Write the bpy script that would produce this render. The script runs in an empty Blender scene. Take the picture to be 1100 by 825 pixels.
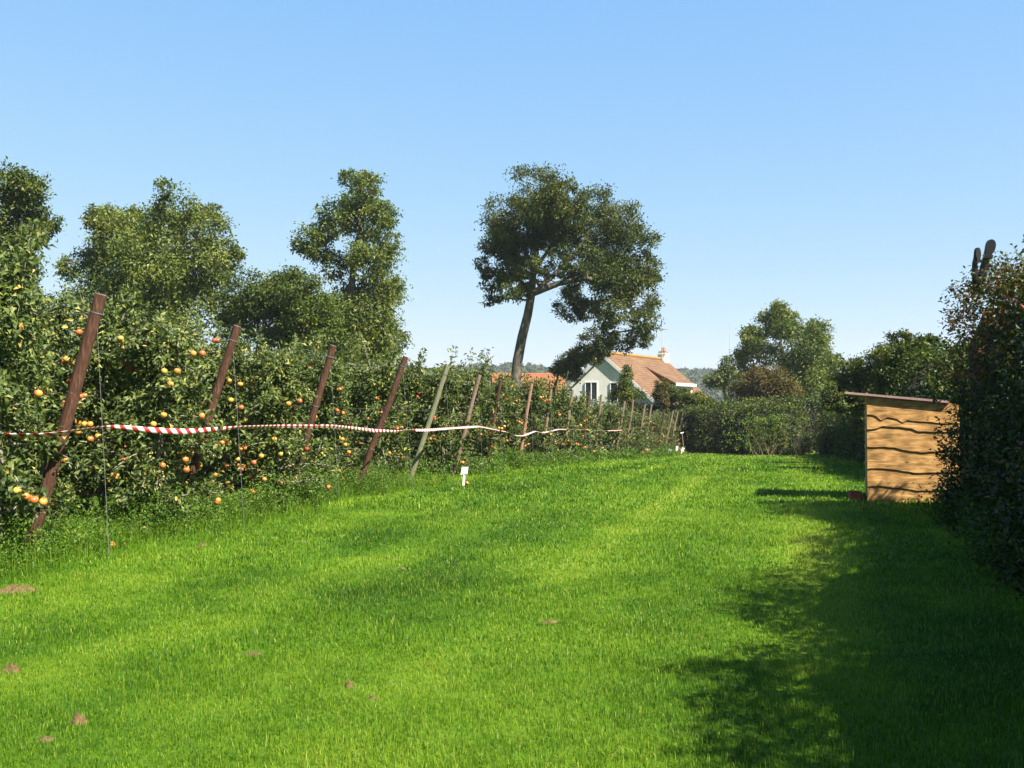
import bpy, math, random
import numpy as np
from mathutils import Vector

R = math.radians
scene = bpy.context.scene
COL = scene.collection

# ------------------------------------------------------------------ camera
EYE = 1.6
F, CX, HZ = 1070.0, 550.0, 440.0            # focal length and horizon in photo pixels (1100 wide)
cam_d = bpy.data.cameras.new("camera")
cam = bpy.data.objects.new("camera", cam_d)
COL.objects.link(cam)
cam.location = (0, 0, EYE)
cam.rotation_euler = (R(90) + math.atan((HZ - 412.5) / F), 0, 0)
cam_d.sensor_width = 36
cam_d.lens = 36 * F / 1100
cam_d.clip_start = 0.05
cam_d.clip_end = 12000
scene.camera = cam

# ------------------------------------------------------------------ sky and sun
SUN_A, SUN_E = R(42), R(47)                 # from the right, behind the camera
S = Vector((math.cos(SUN_A) * math.cos(SUN_E), -math.sin(SUN_A) * math.cos(SUN_E), math.sin(SUN_E)))
world = bpy.data.worlds.new("World")
scene.world = world
world.use_nodes = True
wn = world.node_tree.nodes
sky = wn.new("ShaderNodeTexSky")
sky.sky_type = 'NISHITA'
sky.sun_disc = False
sky.sun_elevation = SUN_E
sky.sun_rotation = math.atan2(S.x, S.y)
sky.altitude = 0
sky.air_density = 1.0
sky.dust_density = 0.6
sky.ozone_density = 1.2
bg = wn["Background"]
bg.inputs['Strength'].default_value = 0.050
# clear dry autumn air: per-channel response that keeps the horizon from washing out
sepc = wn.new("ShaderNodeSeparateColor"); comb = wn.new("ShaderNodeCombineColor")
world.node_tree.links.new(sky.outputs[0], sepc.inputs[0])
for ch, (gain, piv, ex) in enumerate(((1.46, 1.58, .76), (2.94, 2.51, .45), (5.0, 4.1, .04))):
    dv = wn.new("ShaderNodeMath"); dv.operation = 'DIVIDE'; dv.inputs[1].default_value = piv
    pw = wn.new("ShaderNodeMath"); pw.operation = 'POWER'; pw.inputs[1].default_value = ex
    mu = wn.new("ShaderNodeMath"); mu.operation = 'MULTIPLY'; mu.inputs[1].default_value = gain
    lk = world.node_tree.links
    lk.new(sepc.outputs[ch], dv.inputs[0]); lk.new(dv.outputs[0], pw.inputs[0]); lk.new(pw.outputs[0], mu.inputs[0]); lk.new(mu.outputs[0], comb.inputs[ch])
world.node_tree.links.new(comb.outputs[0], bg.inputs['Color'])

sun_d = bpy.data.lights.new("sun", 'SUN')
sun_d.energy = 5.0
sun_d.angle = R(0.53)
sun_d.color = (1.0, 0.93, 0.78)
sun = bpy.data.objects.new("sun", sun_d)
sun.rotation_euler = S.to_track_quat('Z', 'Y').to_euler()
COL.objects.link(sun)

scene.view_settings.view_transform = 'Standard'
scene.view_settings.look = 'None'
scene.view_settings.gamma = 1
scene.view_settings.exposure = 1.94
scene.view_settings.use_curve_mapping = False
scene.cycles.max_bounces = 5
scene.cycles.volume_bounces = 0
scene.cycles.diffuse_bounces = 2
scene.cycles.transmission_bounces = 3
scene.cycles.transparent_max_bounces = 4

rng = np.random.default_rng(7)
random.seed(7)

# ------------------------------------------------------------------ helpers
def tag(o, label=None, cat=None, group=None, kind=None):
    if label: o["label"] = label
    if cat: o["category"] = cat
    if group: o["group"] = group
    if kind: o["kind"] = kind
    return o

def empty(name, loc, label=None, cat=None, group=None):
    o = bpy.data.objects.new(name, None)
    o.empty_display_size = 0.2
    o.location = loc
    COL.objects.link(o)
    return tag(o, label, cat, group)

def link(name, me, parent=None, loc=(0, 0, 0), rot=(0, 0, 0)):
    o = bpy.data.objects.new(name, me)
    COL.objects.link(o)
    o.location = loc
    o.rotation_euler = rot
    if parent: o.parent = parent
    return o

def np_mesh(name, V, faces, mats, tint=None, smooth=False, mat_idx=None):
    """faces: list of (n,k) int arrays"""
    me = bpy.data.meshes.new(name)
    V = np.asarray(V, np.float32).reshape(-1, 3)
    me.vertices.add(len(V))
    me.vertices.foreach_set("co", V.ravel())
    faces = [np.asarray(f, np.int32) for f in faces if len(f)]
    flat = np.concatenate([f.ravel() for f in faces])
    sizes = np.concatenate([np.full(len(f), f.shape[1], np.int32) for f in faces])
    starts = np.concatenate([[0], np.cumsum(sizes)[:-1]]).astype(np.int32)
    me.loops.add(len(flat))
    me.loops.foreach_set("vertex_index", flat)
    me.polygons.add(len(sizes))
    me.polygons.foreach_set("loop_start", starts)
    me.polygons.foreach_set("use_smooth", np.full(len(sizes), smooth))
    if not isinstance(mats, (list, tuple)): mats = [mats]
    for m in mats: me.materials.append(m)
    if mat_idx is not None:
        me.polygons.foreach_set("material_index", np.asarray(mat_idx, np.int32))
    me.update(calc_edges=True)
    if tint is not None:
        a = me.attributes.new("tint", 'FLOAT', 'FACE')
        a.data.foreach_set("value", np.asarray(tint, np.float32))
    return me

class MB:
    """collects plain shapes for one mesh"""
    def __init__(self): self.v = []; self.f = []; self.m = []
    def add(self, vs, fs, mi=0):
        b = len(self.v)
        self.v += [tuple(v) for v in vs]
        self.f += [tuple(i + b for i in f) for f in fs]
        self.m += [mi] * len(fs)
    def box(self, lo, hi, mi=0):
        x0, y0, z0 = lo; x1, y1, z1 = hi
        self.add([(x0,y0,z0),(x1,y0,z0),(x1,y1,z0),(x0,y1,z0),(x0,y0,z1),(x1,y0,z1),(x1,y1,z1),(x0,y1,z1)],
                 [(0,3,2,1),(4,5,6,7),(0,1,5,4),(1,2,6,5),(2,3,7,6),(3,0,4,7)], mi)
    def prism(self, pts, off, mi=0):
        """pts: planar loop, off: extrusion vector"""
        n = len(pts); off = Vector(off)
        a = [Vector(p) for p in pts]
        self.add(a + [p + off for p in a],
                 [tuple(range(n))[::-1], tuple(range(n, 2*n))] + [(i, (i+1) % n, n + (i+1) % n, n + i) for i in range(n)], mi)
    def tube(self, pts, rad, k=8, mi=0, cap=True, jit=0.0):
        pts = [Vector(p) for p in pts]
        n = len(pts)
        if not hasattr(rad, '__len__'): rad = [rad] * n
        vs = []; prev = None
        for i, p in enumerate(pts):
            d = (pts[min(i+1, n-1)] - pts[max(i-1, 0)]).normalized()
            if prev is None:
                u = d.orthogonal().normalized()
            else:
                u = (prev - d * prev.dot(d))
                u = u.normalized() if u.length > 1e-6 else d.orthogonal().normalized()
            prev = u; w = d.cross(u)
            for j in range(k):
                a = 2 * math.pi * j / k
                r = rad[i] * (1 + (random.random() - .5) * jit)
                vs.append(p + (u * math.cos(a) + w * math.sin(a)) * r)
        fs = [(i*k + j, i*k + (j+1) % k, (i+1)*k + (j+1) % k, (i+1)*k + j) for i in range(n-1) for j in range(k)]
        if cap:
            fs.append(tuple(range(k))[::-1]); fs.append(tuple(range((n-1)*k, n*k)))
        self.add(vs, fs, mi)
    def lathe(self, prof, k=16, mi=0, org=(0, 0, 0)):
        ox, oy, oz = org
        vs = [(ox + r*math.cos(2*math.pi*j/k), oy + r*math.sin(2*math.pi*j/k), oz + z) for r, z in prof for j in range(k)]
        n = len(prof)
        fs = [(i*k + j, i*k + (j+1) % k, (i+1)*k + (j+1) % k, (i+1)*k + j) for i in range(n-1) for j in range(k)]
        fs.append(tuple(range(k))[::-1]); fs.append(tuple(range((n-1)*k, n*k)))
        self.add(vs, fs, mi)
    def mesh(self, name, mats, smooth=False, bevel=None):
        me = bpy.data.meshes.new(name)
        me.from_pydata(self.v, [], self.f)
        if not isinstance(mats, (list, tuple)): mats = [mats]
        for m in mats: me.materials.append(m)
        me.polygons.foreach_set("material_index", self.m)
        if smooth: me.polygons.foreach_set("use_smooth", [True] * len(self.f))
        me.update()
        return me
    def build(self, name, mats, parent=None, loc=(0, 0, 0), rot=(0, 0, 0), smooth=False):
        return link(name, self.mesh(name, mats, smooth), parent, loc, rot)

def vnoise(x, y, seed=0):
    """smooth value noise in 0..1"""
    x = np.asarray(x, float); y = np.asarray(y, float)
    xi = np.floor(x).astype(np.int64); yi = np.floor(y).astype(np.int64)
    fx = x - xi; fy = y - yi
    fx = fx*fx*(3-2*fx); fy = fy*fy*(3-2*fy)
    def h(a, b):
        n = (a * 374761393 + b * 668265263 + seed * 1442695041) & 0x7fffffff
        n = ((n ^ (n >> 13)) * 1274126177) & 0x7fffffff
        n = (n ^ (n >> 16)) & 0xffff
        return n / 65535.0
    return (h(xi, yi)*(1-fx) + h(xi+1, yi)*fx)*(1-fy) + (h(xi, yi+1)*(1-fx) + h(xi+1, yi+1)*fx)*fy

def smooth01(t):
    t = np.clip(t, 0, 1)
    return t*t*(3-2*t)

def row_x(y):                                # line along which the orchard rows end
    return -8.6 + 0.30 * np.asarray(y, float)

def hedge_x(y):                              # left face of the right-hand hedge
    return 2.38 + 0.265 * np.asarray(y, float)

def gz(x, y):                                # ground height
    x = np.asarray(x, float); y = np.asarray(y, float)
    z = -1.15 * smooth01((y - 20) / 46.0)
    z = z - 0.9 * smooth01((y - 66) / 140.0)
    z = z + 0.16 * smooth01((row_x(y) + 1.0 - x) / 3.0) * smooth01((34 - y) / 20.0)
    near = smooth01((80 - y) / 20.0)
    z = z + near * (0.05 * (vnoise(x * .35, y * .35, 3) - .5) + 0.02 * (vnoise(x * 1.3, y * 1.3, 4) - .5))
    return z

def gzf(x, y): return float(gz(x, y))

def at(px, py, Y):
    return ((px - CX) / F * Y, Y, EYE + (HZ - py) / F * Y)

# ------------------------------------------------------------------ materials
def new_mat(name):
    m = bpy.data.materials.new(name)
    m.use_nodes = True
    nt = m.node_tree
    for n in list(nt.nodes): nt.nodes.remove(n)
    out = nt.nodes.new("ShaderNodeOutputMaterial")
    return m, nt, out

def N(nt, t, **kw):
    n = nt.nodes.new(t)
    for k, v in kw.items(): setattr(n, k, v)
    return n

def ramp(nt, stops):
    r = nt.nodes.new("ShaderNodeValToRGB")
    e = r.color_ramp.elements
    while len(e) < len(stops): e.new(0.5)
    for i, (p, c) in enumerate(stops):
        e[i].position = p
        e[i].color = (*c, 1)
    return r

def leaf_mat(name, stops, trans=0.3, rough=0.55, spec=0.22, under=None, tcol=(1.15, 1.25, 0.6)):
    m, nt, out = new_mat(name)
    L = nt.links
    a = N(nt, "ShaderNodeAttribute", attribute_name="tint")
    r = ramp(nt, stops)
    L.new(a.outputs['Fac'], r.inputs[0])
    col = r.outputs[0]
    if under:
        geo = N(nt, "ShaderNodeNewGeometry")
        mix = N(nt, "ShaderNodeMix", data_type='RGBA')
        mix.inputs[7].default_value = (*under, 1)
        mul = N(nt, "ShaderNodeMath", operation='MULTIPLY'); mul.inputs[1].default_value = 0.6
        L.new(geo.outputs['Backfacing'], mul.inputs[0])
        L.new(mul.outputs[0], mix.inputs[0]); L.new(col, mix.inputs[6])
        col = mix.outputs[2]
    p = N(nt, "ShaderNodeBsdfPrincipled")
    p.inputs['Roughness'].default_value = rough
    p.inputs['Specular IOR Level'].default_value = spec
    L.new(col, p.inputs['Base Color'])
    if trans > 0:
        t = N(nt, "ShaderNodeBsdfTranslucent")
        v = N(nt, "ShaderNodeMix", data_type='RGBA', blend_type='MULTIPLY')
        v.inputs[0].default_value = 1
        v.inputs[7].default_value = (*tcol, 1)
        L.new(col, v.inputs[6]); L.new(v.outputs[2], t.inputs['Color'])
        ms = N(nt, "ShaderNodeMixShader"); ms.inputs[0].default_value = trans
        L.new(p.outputs[0], ms.inputs[1]); L.new(t.outputs[0], ms.inputs[2])
        L.new(ms.outputs[0], out.inputs[0])
    else:
        L.new(p.outputs[0], out.inputs[0])
    return m

def noise_mat(name, stops, scale=6, rough=0.8, stretch=(1, 1, 1), detail=6, bump=0.0, spec=0.2, coord='Object', rough_noise=0.6, bdist=0.02):
    m, nt, out = new_mat(name)
    L = nt.links
    tc = N(nt, "ShaderNodeTexCoord")
    mp = N(nt, "ShaderNodeMapping"); mp.inputs['Scale'].default_value = stretch
    L.new(tc.outputs[coord], mp.inputs[0])
    n = N(nt, "ShaderNodeTexNoise")
    n.inputs['Scale'].default_value = scale; n.inputs['Detail'].default_value = detail
    n.inputs['Roughness'].default_value = rough_noise
    L.new(mp.outputs[0], n.inputs[0])
    r = ramp(nt, stops)
    L.new(n.outputs[0], r.inputs[0])
    p = N(nt, "ShaderNodeBsdfPrincipled")
    p.inputs['Roughness'].default_value = rough
    p.inputs['Specular IOR Level'].default_value = spec
    L.new(r.outputs[0], p.inputs['Base Color'])
    if bump:
        b = N(nt, "ShaderNodeBump"); b.inputs['Strength'].default_value = bump; b.inputs['Distance'].default_value = bdist
        L.new(n.outputs[0], b.inputs['Height']); L.new(b.outputs[0], p.inputs['Normal'])
    L.new(p.outputs[0], out.inputs[0])
    return m

M = {}
GRASS = [(0.0, (0.01419, 0.05043, 0.001659)), (0.3, (0.03665, 0.09771, 0.002489)), (0.55, (0.06799, 0.1481, 0.004147)), (0.8, (0.1094, 0.1954, 0.007465)), (0.93, (0.1655, 0.2332, 0.01659)), (1.0, (0.2482, 0.2647, 0.05806))]
M['blade'] = leaf_mat('grass_blade', GRASS, trans=.35, rough=.5, spec=.22, tcol=(1.1, 1.25, .5))
M['weed'] = leaf_mat('weed_leaf', [(0, (0.01664, 0.044, 0.00384)), (.5, (0.04576, 0.1, 0.00768)), (.85, (0.09984, 0.16, 0.0192)), (1, (0.2662, 0.224, 0.0768))], trans=.3)
M['apple_leaf'] = leaf_mat('apple_leaf', [(0, (0.01331, 0.02688, 0.004147)), (.38, (0.03422, 0.05914, 0.009677)), (.62, (0.07604, 0.1057, 0.01936)), (.80, (0.1474, 0.1658, 0.04147)), (.93, (0.2852, 0.2688, 0.06912)), (1, (0.3422, 0.2061, 0.04147))],
                           trans=.25, rough=.5, spec=.25, under=(.15, .18, .07))
M['oak'] = leaf_mat('oak_leaf', [(0, (0.01798, 0.03046, 0.0032)), (.5, (0.04992, 0.0681, 0.00704)), (.85, (0.1048, 0.112, 0.0128)), (1, (0.1597, 0.1254, 0.0192))], trans=.25, rough=.5)
M['poplar'] = leaf_mat('poplar_leaf', [(0, (0.03498, 0.0577, 0.007744)), (.5, (0.08744, 0.1154, 0.01704)), (.85, (0.1646, 0.1803, 0.03485)), (1, (0.2263, 0.2061, 0.04646))], trans=.28, rough=.45)
M['dark_tree'] = leaf_mat('dark_tree_leaf', [(0, (0.01798, 0.03584, 0.00384)), (.5, (0.04992, 0.07616, 0.0064)), (.85, (0.1048, 0.121, 0.0128)), (1, (0.1398, 0.1254, 0.016))], trans=.25, rough=.5)
M['willow'] = leaf_mat('willow_leaf', [(0, (0.04992, 0.072, 0.0192)), (.5, (0.1082, 0.128, 0.0384)), (1, (0.183, 0.184, 0.064))], trans=.25, rough=.5)
M['russet'] = leaf_mat('russet_leaf', [(0, (0.03328, 0.036, 0.0064)), (.45, (0.07488, 0.064, 0.01152)), (.8, (0.1248, 0.08, 0.0192)), (1, (0.1498, 0.064, 0.0192))], trans=.25)
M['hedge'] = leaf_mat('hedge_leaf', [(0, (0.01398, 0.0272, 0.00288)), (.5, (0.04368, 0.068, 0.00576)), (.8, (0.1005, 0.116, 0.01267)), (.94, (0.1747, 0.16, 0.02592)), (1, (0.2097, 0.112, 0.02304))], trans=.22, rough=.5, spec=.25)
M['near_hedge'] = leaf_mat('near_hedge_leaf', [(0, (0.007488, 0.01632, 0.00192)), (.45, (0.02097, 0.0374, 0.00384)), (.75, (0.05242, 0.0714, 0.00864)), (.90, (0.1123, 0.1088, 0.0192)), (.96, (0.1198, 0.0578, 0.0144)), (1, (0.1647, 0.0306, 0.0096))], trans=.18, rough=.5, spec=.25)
M['far_leaf'] = leaf_mat('distant_leaf', [(0, (.020, .034, .014)), (.5, (.034, .050, .022)), (1, (.055, .066, .030))], trans=0, rough=.8, spec=.1)
M['twig'] = noise_mat('twig_core', [(.3, (.010, .012, .006)), (.7, (.028, .026, .014))], scale=14, rough=.95)  # dark colour of the added core that keeps light out of the hedges
M['dry_twig'] = noise_mat('dry_twig', [(.3, (0.084, 0.06, 0.036)), (.7, (0.18, 0.138, 0.084))], scale=14, rough=.9)
M['bark'] = noise_mat('bark', [(.3, (.030, .026, .020)), (.55, (.085, .076, .06)), (.75, (.16, .145, .12))], scale=3.2, rough=.95, stretch=(1.5, 1.5, .5), bump=.6, bdist=.05)
M['apple_bark'] = noise_mat('apple_bark', [(.3, (.08, .07, .055)), (.7, (.26, .235, .20))], scale=18, rough=.9, stretch=(1, 1, .4))

# ------------------------------------------------------------------ ground
def lawn_tint(x, y):
    """real colour patches of the turf: worn strips along the lane, lush tufts, drier patches"""
    x = np.asarray(x, float); y = np.asarray(y, float)
    s = x - 0.285 * y                        # across the lane
    along = y + .285 * x
    t = .17 * (vnoise(x * .55, y * .55, 11) - .5) + .26 * (vnoise(x * 1.7, y * 1.7, 12) - .5) + .20 * (vnoise(x * 5, y * 5, 13) - .5)
    t += .30 * (vnoise(s * 1.15, along * .09, 14) - .5) + .36 * (vnoise(s * 2.6, along * .10, 15) - .5)
    track = np.exp(-((s + 2.1) / .55) ** 2) + np.exp(-((s - .15) / .5) ** 2)
    t += .20 * track * (.4 + .6 * smooth01((y - 5) / 10))
    t += .10 * smooth01((y - 16) / 25)
    return t

def ground_material():
    m, nt, out = new_mat('meadow_ground')
    L = nt.links
    a = N(nt, "ShaderNodeAttribute", attribute_name="turf")
    tc = N(nt, "ShaderNodeTexCoord")
    n = N(nt, "ShaderNodeTexNoise"); n.inputs['Scale'].default_value = 9; n.inputs['Detail'].default_value = 9; n.inputs['Roughness'].default_value = .75
    L.new(tc.outputs['Object'], n.inputs[0])
    ma = N(nt, "ShaderNodeMath", operation='MULTIPLY_ADD'); ma.inputs[1].default_value = 1.1; 
    sub = N(nt, "ShaderNodeMath", operation='ADD'); sub.inputs[1].default_value = -.55
    L.new(n.outputs[0], ma.inputs[0]); L.new(a.outputs['Fac'], sub.inputs[0]); L.new(sub.outputs[0], ma.inputs[2])
    r = ramp(nt, [(0.0, (0.01309, 0.0356, 0.001613)), (0.35, (0.02998, 0.07416, 0.002822)), (0.6, (0.05724, 0.1157, 0.004838)), (0.85, (0.09264, 0.1483, 0.008064)), (1.0, (0.1309, 0.1661, 0.02016))])
    L.new(ma.outputs[0], r.inputs[0])
    p = N(nt, "ShaderNodeBsdfPrincipled"); p.inputs['Roughness'].default_value = .9; p.inputs['Specular IOR Level'].default_value = .1
    b = N(nt, "ShaderNodeBump"); b.inputs['Strength'].default_value = .6; b.inputs['Distance'].default_value = .05
    L.new(n.outputs[0], b.inputs['Height']); L.new(b.outputs[0], p.inputs['Normal'])
    L.new(r.outputs[0], p.inputs['Base Color']); L.new(p.outputs[0], out.inputs[0])
    return m

def axis(fine0, fine1, step, far0, far1, grow=1.22):
    a = list(np.arange(fine0, fine1 + 1e-6, step))
    d = step
    lo = [fine0]
    while lo[-1] > far0: d *= grow; lo.append(lo[-1] - d)
    d = step; hi = [a[-1]]
    while hi[-1] < far1: d *= grow; hi.append(hi[-1] + d)
    return np.array(lo[1:][::-1] + a + hi[1:])

gx = axis(-14, 22, .3, -4000, 4000); gy = axis(-6, 70, .3, -600, 5000)
GX, GY = np.meshgrid(gx, gy)
V = np.stack([GX, GY, gz(GX, GY)], -1).reshape(-1, 3)
nx, ny = len(gx), len(gy)
ii = np.arange(nx - 1)[None, :] + np.arange(ny - 1)[:, None] * nx
Fq = np.stack([ii, ii + 1, ii + nx + 1, ii + nx], -1).reshape(-1, 4)
me = np_mesh('ground', V, [Fq], ground_material(), smooth=True)
at_ = me.attributes.new("turf", 'FLOAT', 'POINT')
at_.data.foreach_set("value", (lawn_tint(V[:, 0], V[:, 1]) + .5).astype(np.float32))
tag(link('ground', me), kind='structure')

# ---- grass blades
def blades(x, y, z, L, W, tint, lean=.75):
    n = len(x)
    az = rng.uniform(0, 2*np.pi, n)
    wa = az + np.pi/2 + rng.uniform(-.6, .6, n)
    le = np.abs(rng.normal(0, lean, n))
    d = np.stack([np.cos(az), np.sin(az)], -1)
    w = np.stack([np.cos(wa), np.sin(wa)], -1) * (W * .5)[:, None]
    b = np.stack([x, y], -1)
    mid = b + d * (L * .25 * le)[:, None]
    tip = b + d * (L * .85 * le)[:, None]
    V = np.zeros((n, 5, 3), np.float32)
    V[:, 0, :2] = b - w; V[:, 1, :2] = b + w
    V[:, 2, :2] = mid + w*.8; V[:, 3, :2] = mid - w*.8
    V[:, 4, :2] = tip
    V[:, 0, 2] = V[:, 1, 2] = z - .01
    V[:, 2, 2] = V[:, 3, 2] = z + L * .55 / np.sqrt(1 + .3*le*le)
    V[:, 4, 2] = z + L / np.sqrt(1 + le*le)
    base = (np.arange(n) * 5)[:, None]
    q = base + np.array([[0, 1, 2, 3]]); t = base + np.array([[3, 2, 4]])
    return V.reshape(-1, 3), q, t, np.concatenate([tint, tint])

def scatter_lawn():
    xs, ys, Ls, Ws = [], [], [], []
    zones = [(3.2, 6.5, 8600, .030, .0032), (6.5, 10, 4200, .032, .0048), (10, 16, 1600, .036, .0080),
             (16, 26, 520, .046, .016), (26, 40, 210, .052, .029), (40, 63, 90, .060, .050)]
    for y0, y1, den, L, W in zones:
        xa, xb = row_x(y0) - 1.2, hedge_x(y1) + 1.2
        xa = max(xa, -.62 * y1 - .5); xb = min(xb, .60 * y1 + .5)
        n = int((xb - xa) * (y1 - y0) * den)
        x = rng.uniform(xa, xb, n); y = rng.uniform(y0, y1, n)
        k = (x > row_x(y) - 1.2) & (x < hedge_x(y) + 1.2) & (np.abs(x) < .60 * y + .7)
        k &= rng.random(n) < .55 + .6 * vnoise(x * 6, y * 6, 21)
        x, y = x[k], y[k]
        h = L * rng.lognormal(0, .28, len(x)) * (.72 + .6 * vnoise(x * 1.1, y * 1.1, 22)) * (.8 + .4 * vnoise(x * 4, y * 4, 23))
        # taller uncut grass against the orchard rows and the hedge
        e = smooth01((row_x(y) + .55 - x) / .5) + smooth01((x - hedge_x(y) + .4) / .5)
        h = h * (1 + 1.5 * e * rng.random(len(x)))
        xs.append(x); ys.append(y); Ls.append(h); Ws.append(W * rng.uniform(.7, 1.3, len(x)))
    x = np.concatenate(xs); y = np.concatenate(ys); L = np.concatenate(Ls); W = np.concatenate(Ws)
    keep = np.ones(len(x), bool)
    for (bx, by, br) in BARE:
        d = np.hypot(x - bx, (y - by)) / br
        keep &= (d > 1) | (rng.random(len(x)) < .16 + d ** 3 * .6)
    x, y, L, W = x[keep], y[keep], L[keep], W[keep]
    tint = np.clip(.47 + 1.15 * lawn_tint(x, y) + rng.normal(0, .20, len(x)), 0, .95)
    pale = rng.random(len(x)) < .06  # glints painted in as lighter blades scattered at random
    tint[pale] = rng.uniform(.86, .97, pale.sum())
    dry = rng.random(len(x)) < .03 * (.3 + 2.2 * vnoise(x * .9, y * .9, 24) ** 2)
    tint[dry] = 1
    Vb, q, t, tt = blades(x, y, gz(x, y), L, W, tint)
    me = np_mesh('lawn_grass', Vb, [q, t], M['blade'], tint=tt)
    tag(link('lawn_grass', me), 'bright green mown grass covering the lane', 'grass', kind='stuff')

# soil spots: photo pixel, depth solved on the ground
def ground_hit(px, py):
    Y = 3.0
    for _ in range(400):
        X = (px - CX) / F * Y
        zr = EYE + (HZ - py) / F * Y
        if zr <= gzf(X, Y): break
        Y += max(.02, (zr - gzf(X, Y)) * .6)
    return X, Y
SPOTS = [(22, 634, 54, 1, 'large reddish molehill at the left edge of the lawn'),
         (15, 720, 22, 1, 'small round molehill in the lawn below the large reddish one'),
         (218, 586, 12, 1, 'tiny pale molehill near the weeds of the second post'),
         (325, 582, 16, 0, 'pale bare soil spot near the weeds of the third post'),
         (272, 701, 34, 0, 'long scraped soil patch in the middle of the left lawn'),
         (88, 774, 22, 1, 'crumbly brown molehill low in the left lawn'),
         (52, 792, 34, 0, 'flat worn earth patch beside the low brown molehill'),
         (590, 667, 30, 0, 'bare earth scrape in the middle of the lane'),
         (376, 737, 14, 1, 'single dark clod of soil on the lawn right of the long scrape'),
         (402, 748, 16, 0, 'reddish soil scrape beside the single dark clod'),
         (432, 610, 16, 0, 'small faint earth patch on the lane below the pale green post')]
BARE = []
for px, py, w, hill, lab in SPOTS:
    X, Y = ground_hit(px, py)
    BARE.append((X, Y, w / F * Y * .5))
scatter_lawn()

M['soil'] = noise_mat('crumbly_soil', [(.3, (.045, .030, .013)), (.6, (.105, .073, .031)), (.8, (.19, .135, .062))], scale=28, rough=1, bump=.8, bdist=.02)
for (px, py, w, hill, lab), (X, Y, r) in zip(SPOTS, BARE):
    k, n = 28, 9
    vs = []; 
    hh = (.034 if hill else .006)
    for i in range(n + 1):
        for j in range(k):
            a = 2*math.pi*j/k; t = i / n
            rr = r * t * (.55 + .55 * float(vnoise(3 + 1.6*math.cos(a) + px, 3 + 1.6*math.sin(a) + py, 31)) + .35 * float(vnoise(9 + 5*math.cos(a) + px, 9 + 5*math.sin(a) + py, 33)))
            x = X + rr*math.cos(a); y = Y + rr*math.sin(a) * .8
            z = gzf(x, y) + hh * (1 - t*t) * (.2 + 1.5 * float(vnoise(x*38, y*38, 32))) + .010 - .022*t
            vs.append((x - X, y - Y, z - gzf(X, Y)))
    fs = [(i*k+j, i*k+(j+1) % k, (i+1)*k+(j+1) % k, (i+1)*k+j) for i in range(n) for j in range(k)]
    mb = MB(); mb.add(vs, fs)
    o = mb.build('molehill' if hill else 'soil_patch', M['soil'], None, (X, Y, gzf(X, Y)))
    tag(o, lab, 'molehill' if hill else 'soil patch', 'bare soil spots in the lawn')

# ------------------------------------------------------------------ leaves and trees
def leaf_arrays(P, D, Nn, L, W, tint, fold=.18, curl=.15, detail=1):
    """P base points, D axis, Nn normal"""
    n = len(P)
    D = D / (np.linalg.norm(D, axis=1, keepdims=True) + 1e-9)
    Nn = Nn - D * (D * Nn).sum(1, keepdims=True)
    Nn = Nn / (np.linalg.norm(Nn, axis=1, keepdims=True) + 1e-9)
    Sd = np.cross(D, Nn)
    L = np.broadcast_to(L, n)[:, None]; W = np.broadcast_to(W, n)[:, None]
    if detail == 0:
        V = np.stack([P, P + D*L*.5 + Sd*W*.5 + Nn*W*fold, P + D*L - Nn*L*curl, P + D*L*.5 - Sd*W*.5 + Nn*W*fold], 1)
        b = (np.arange(n) * 4)[:, None]
        f = np.concatenate([b + np.array([[0, 1, 2]]), b + np.array([[0, 2, 3]])])
        return V.reshape(-1, 3), f, np.concatenate([tint, tint])
    V = np.stack([P, P + D*L*.42 + Sd*W*.5 + Nn*W*fold, P + D*L*.5, P + D*L*.42 - Sd*W*.5 + Nn*W*fold, P + D*L*.93 - Nn*L*curl], 1)
    b = (np.arange(n) * 5)[:, None]
    f = np.concatenate([b + np.array([[0, 1, 2]]), b + np.array([[0, 2, 3]]), b + np.array([[1, 4, 2]]), b + np.array([[2, 4, 3]])])
    return V.reshape(-1, 3), f, np.concatenate([tint]*4)

def unit(n):
    v = rng.normal(0, 1, (n, 3))
    return v / np.linalg.norm(v, axis=1, keepdims=True)

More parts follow.
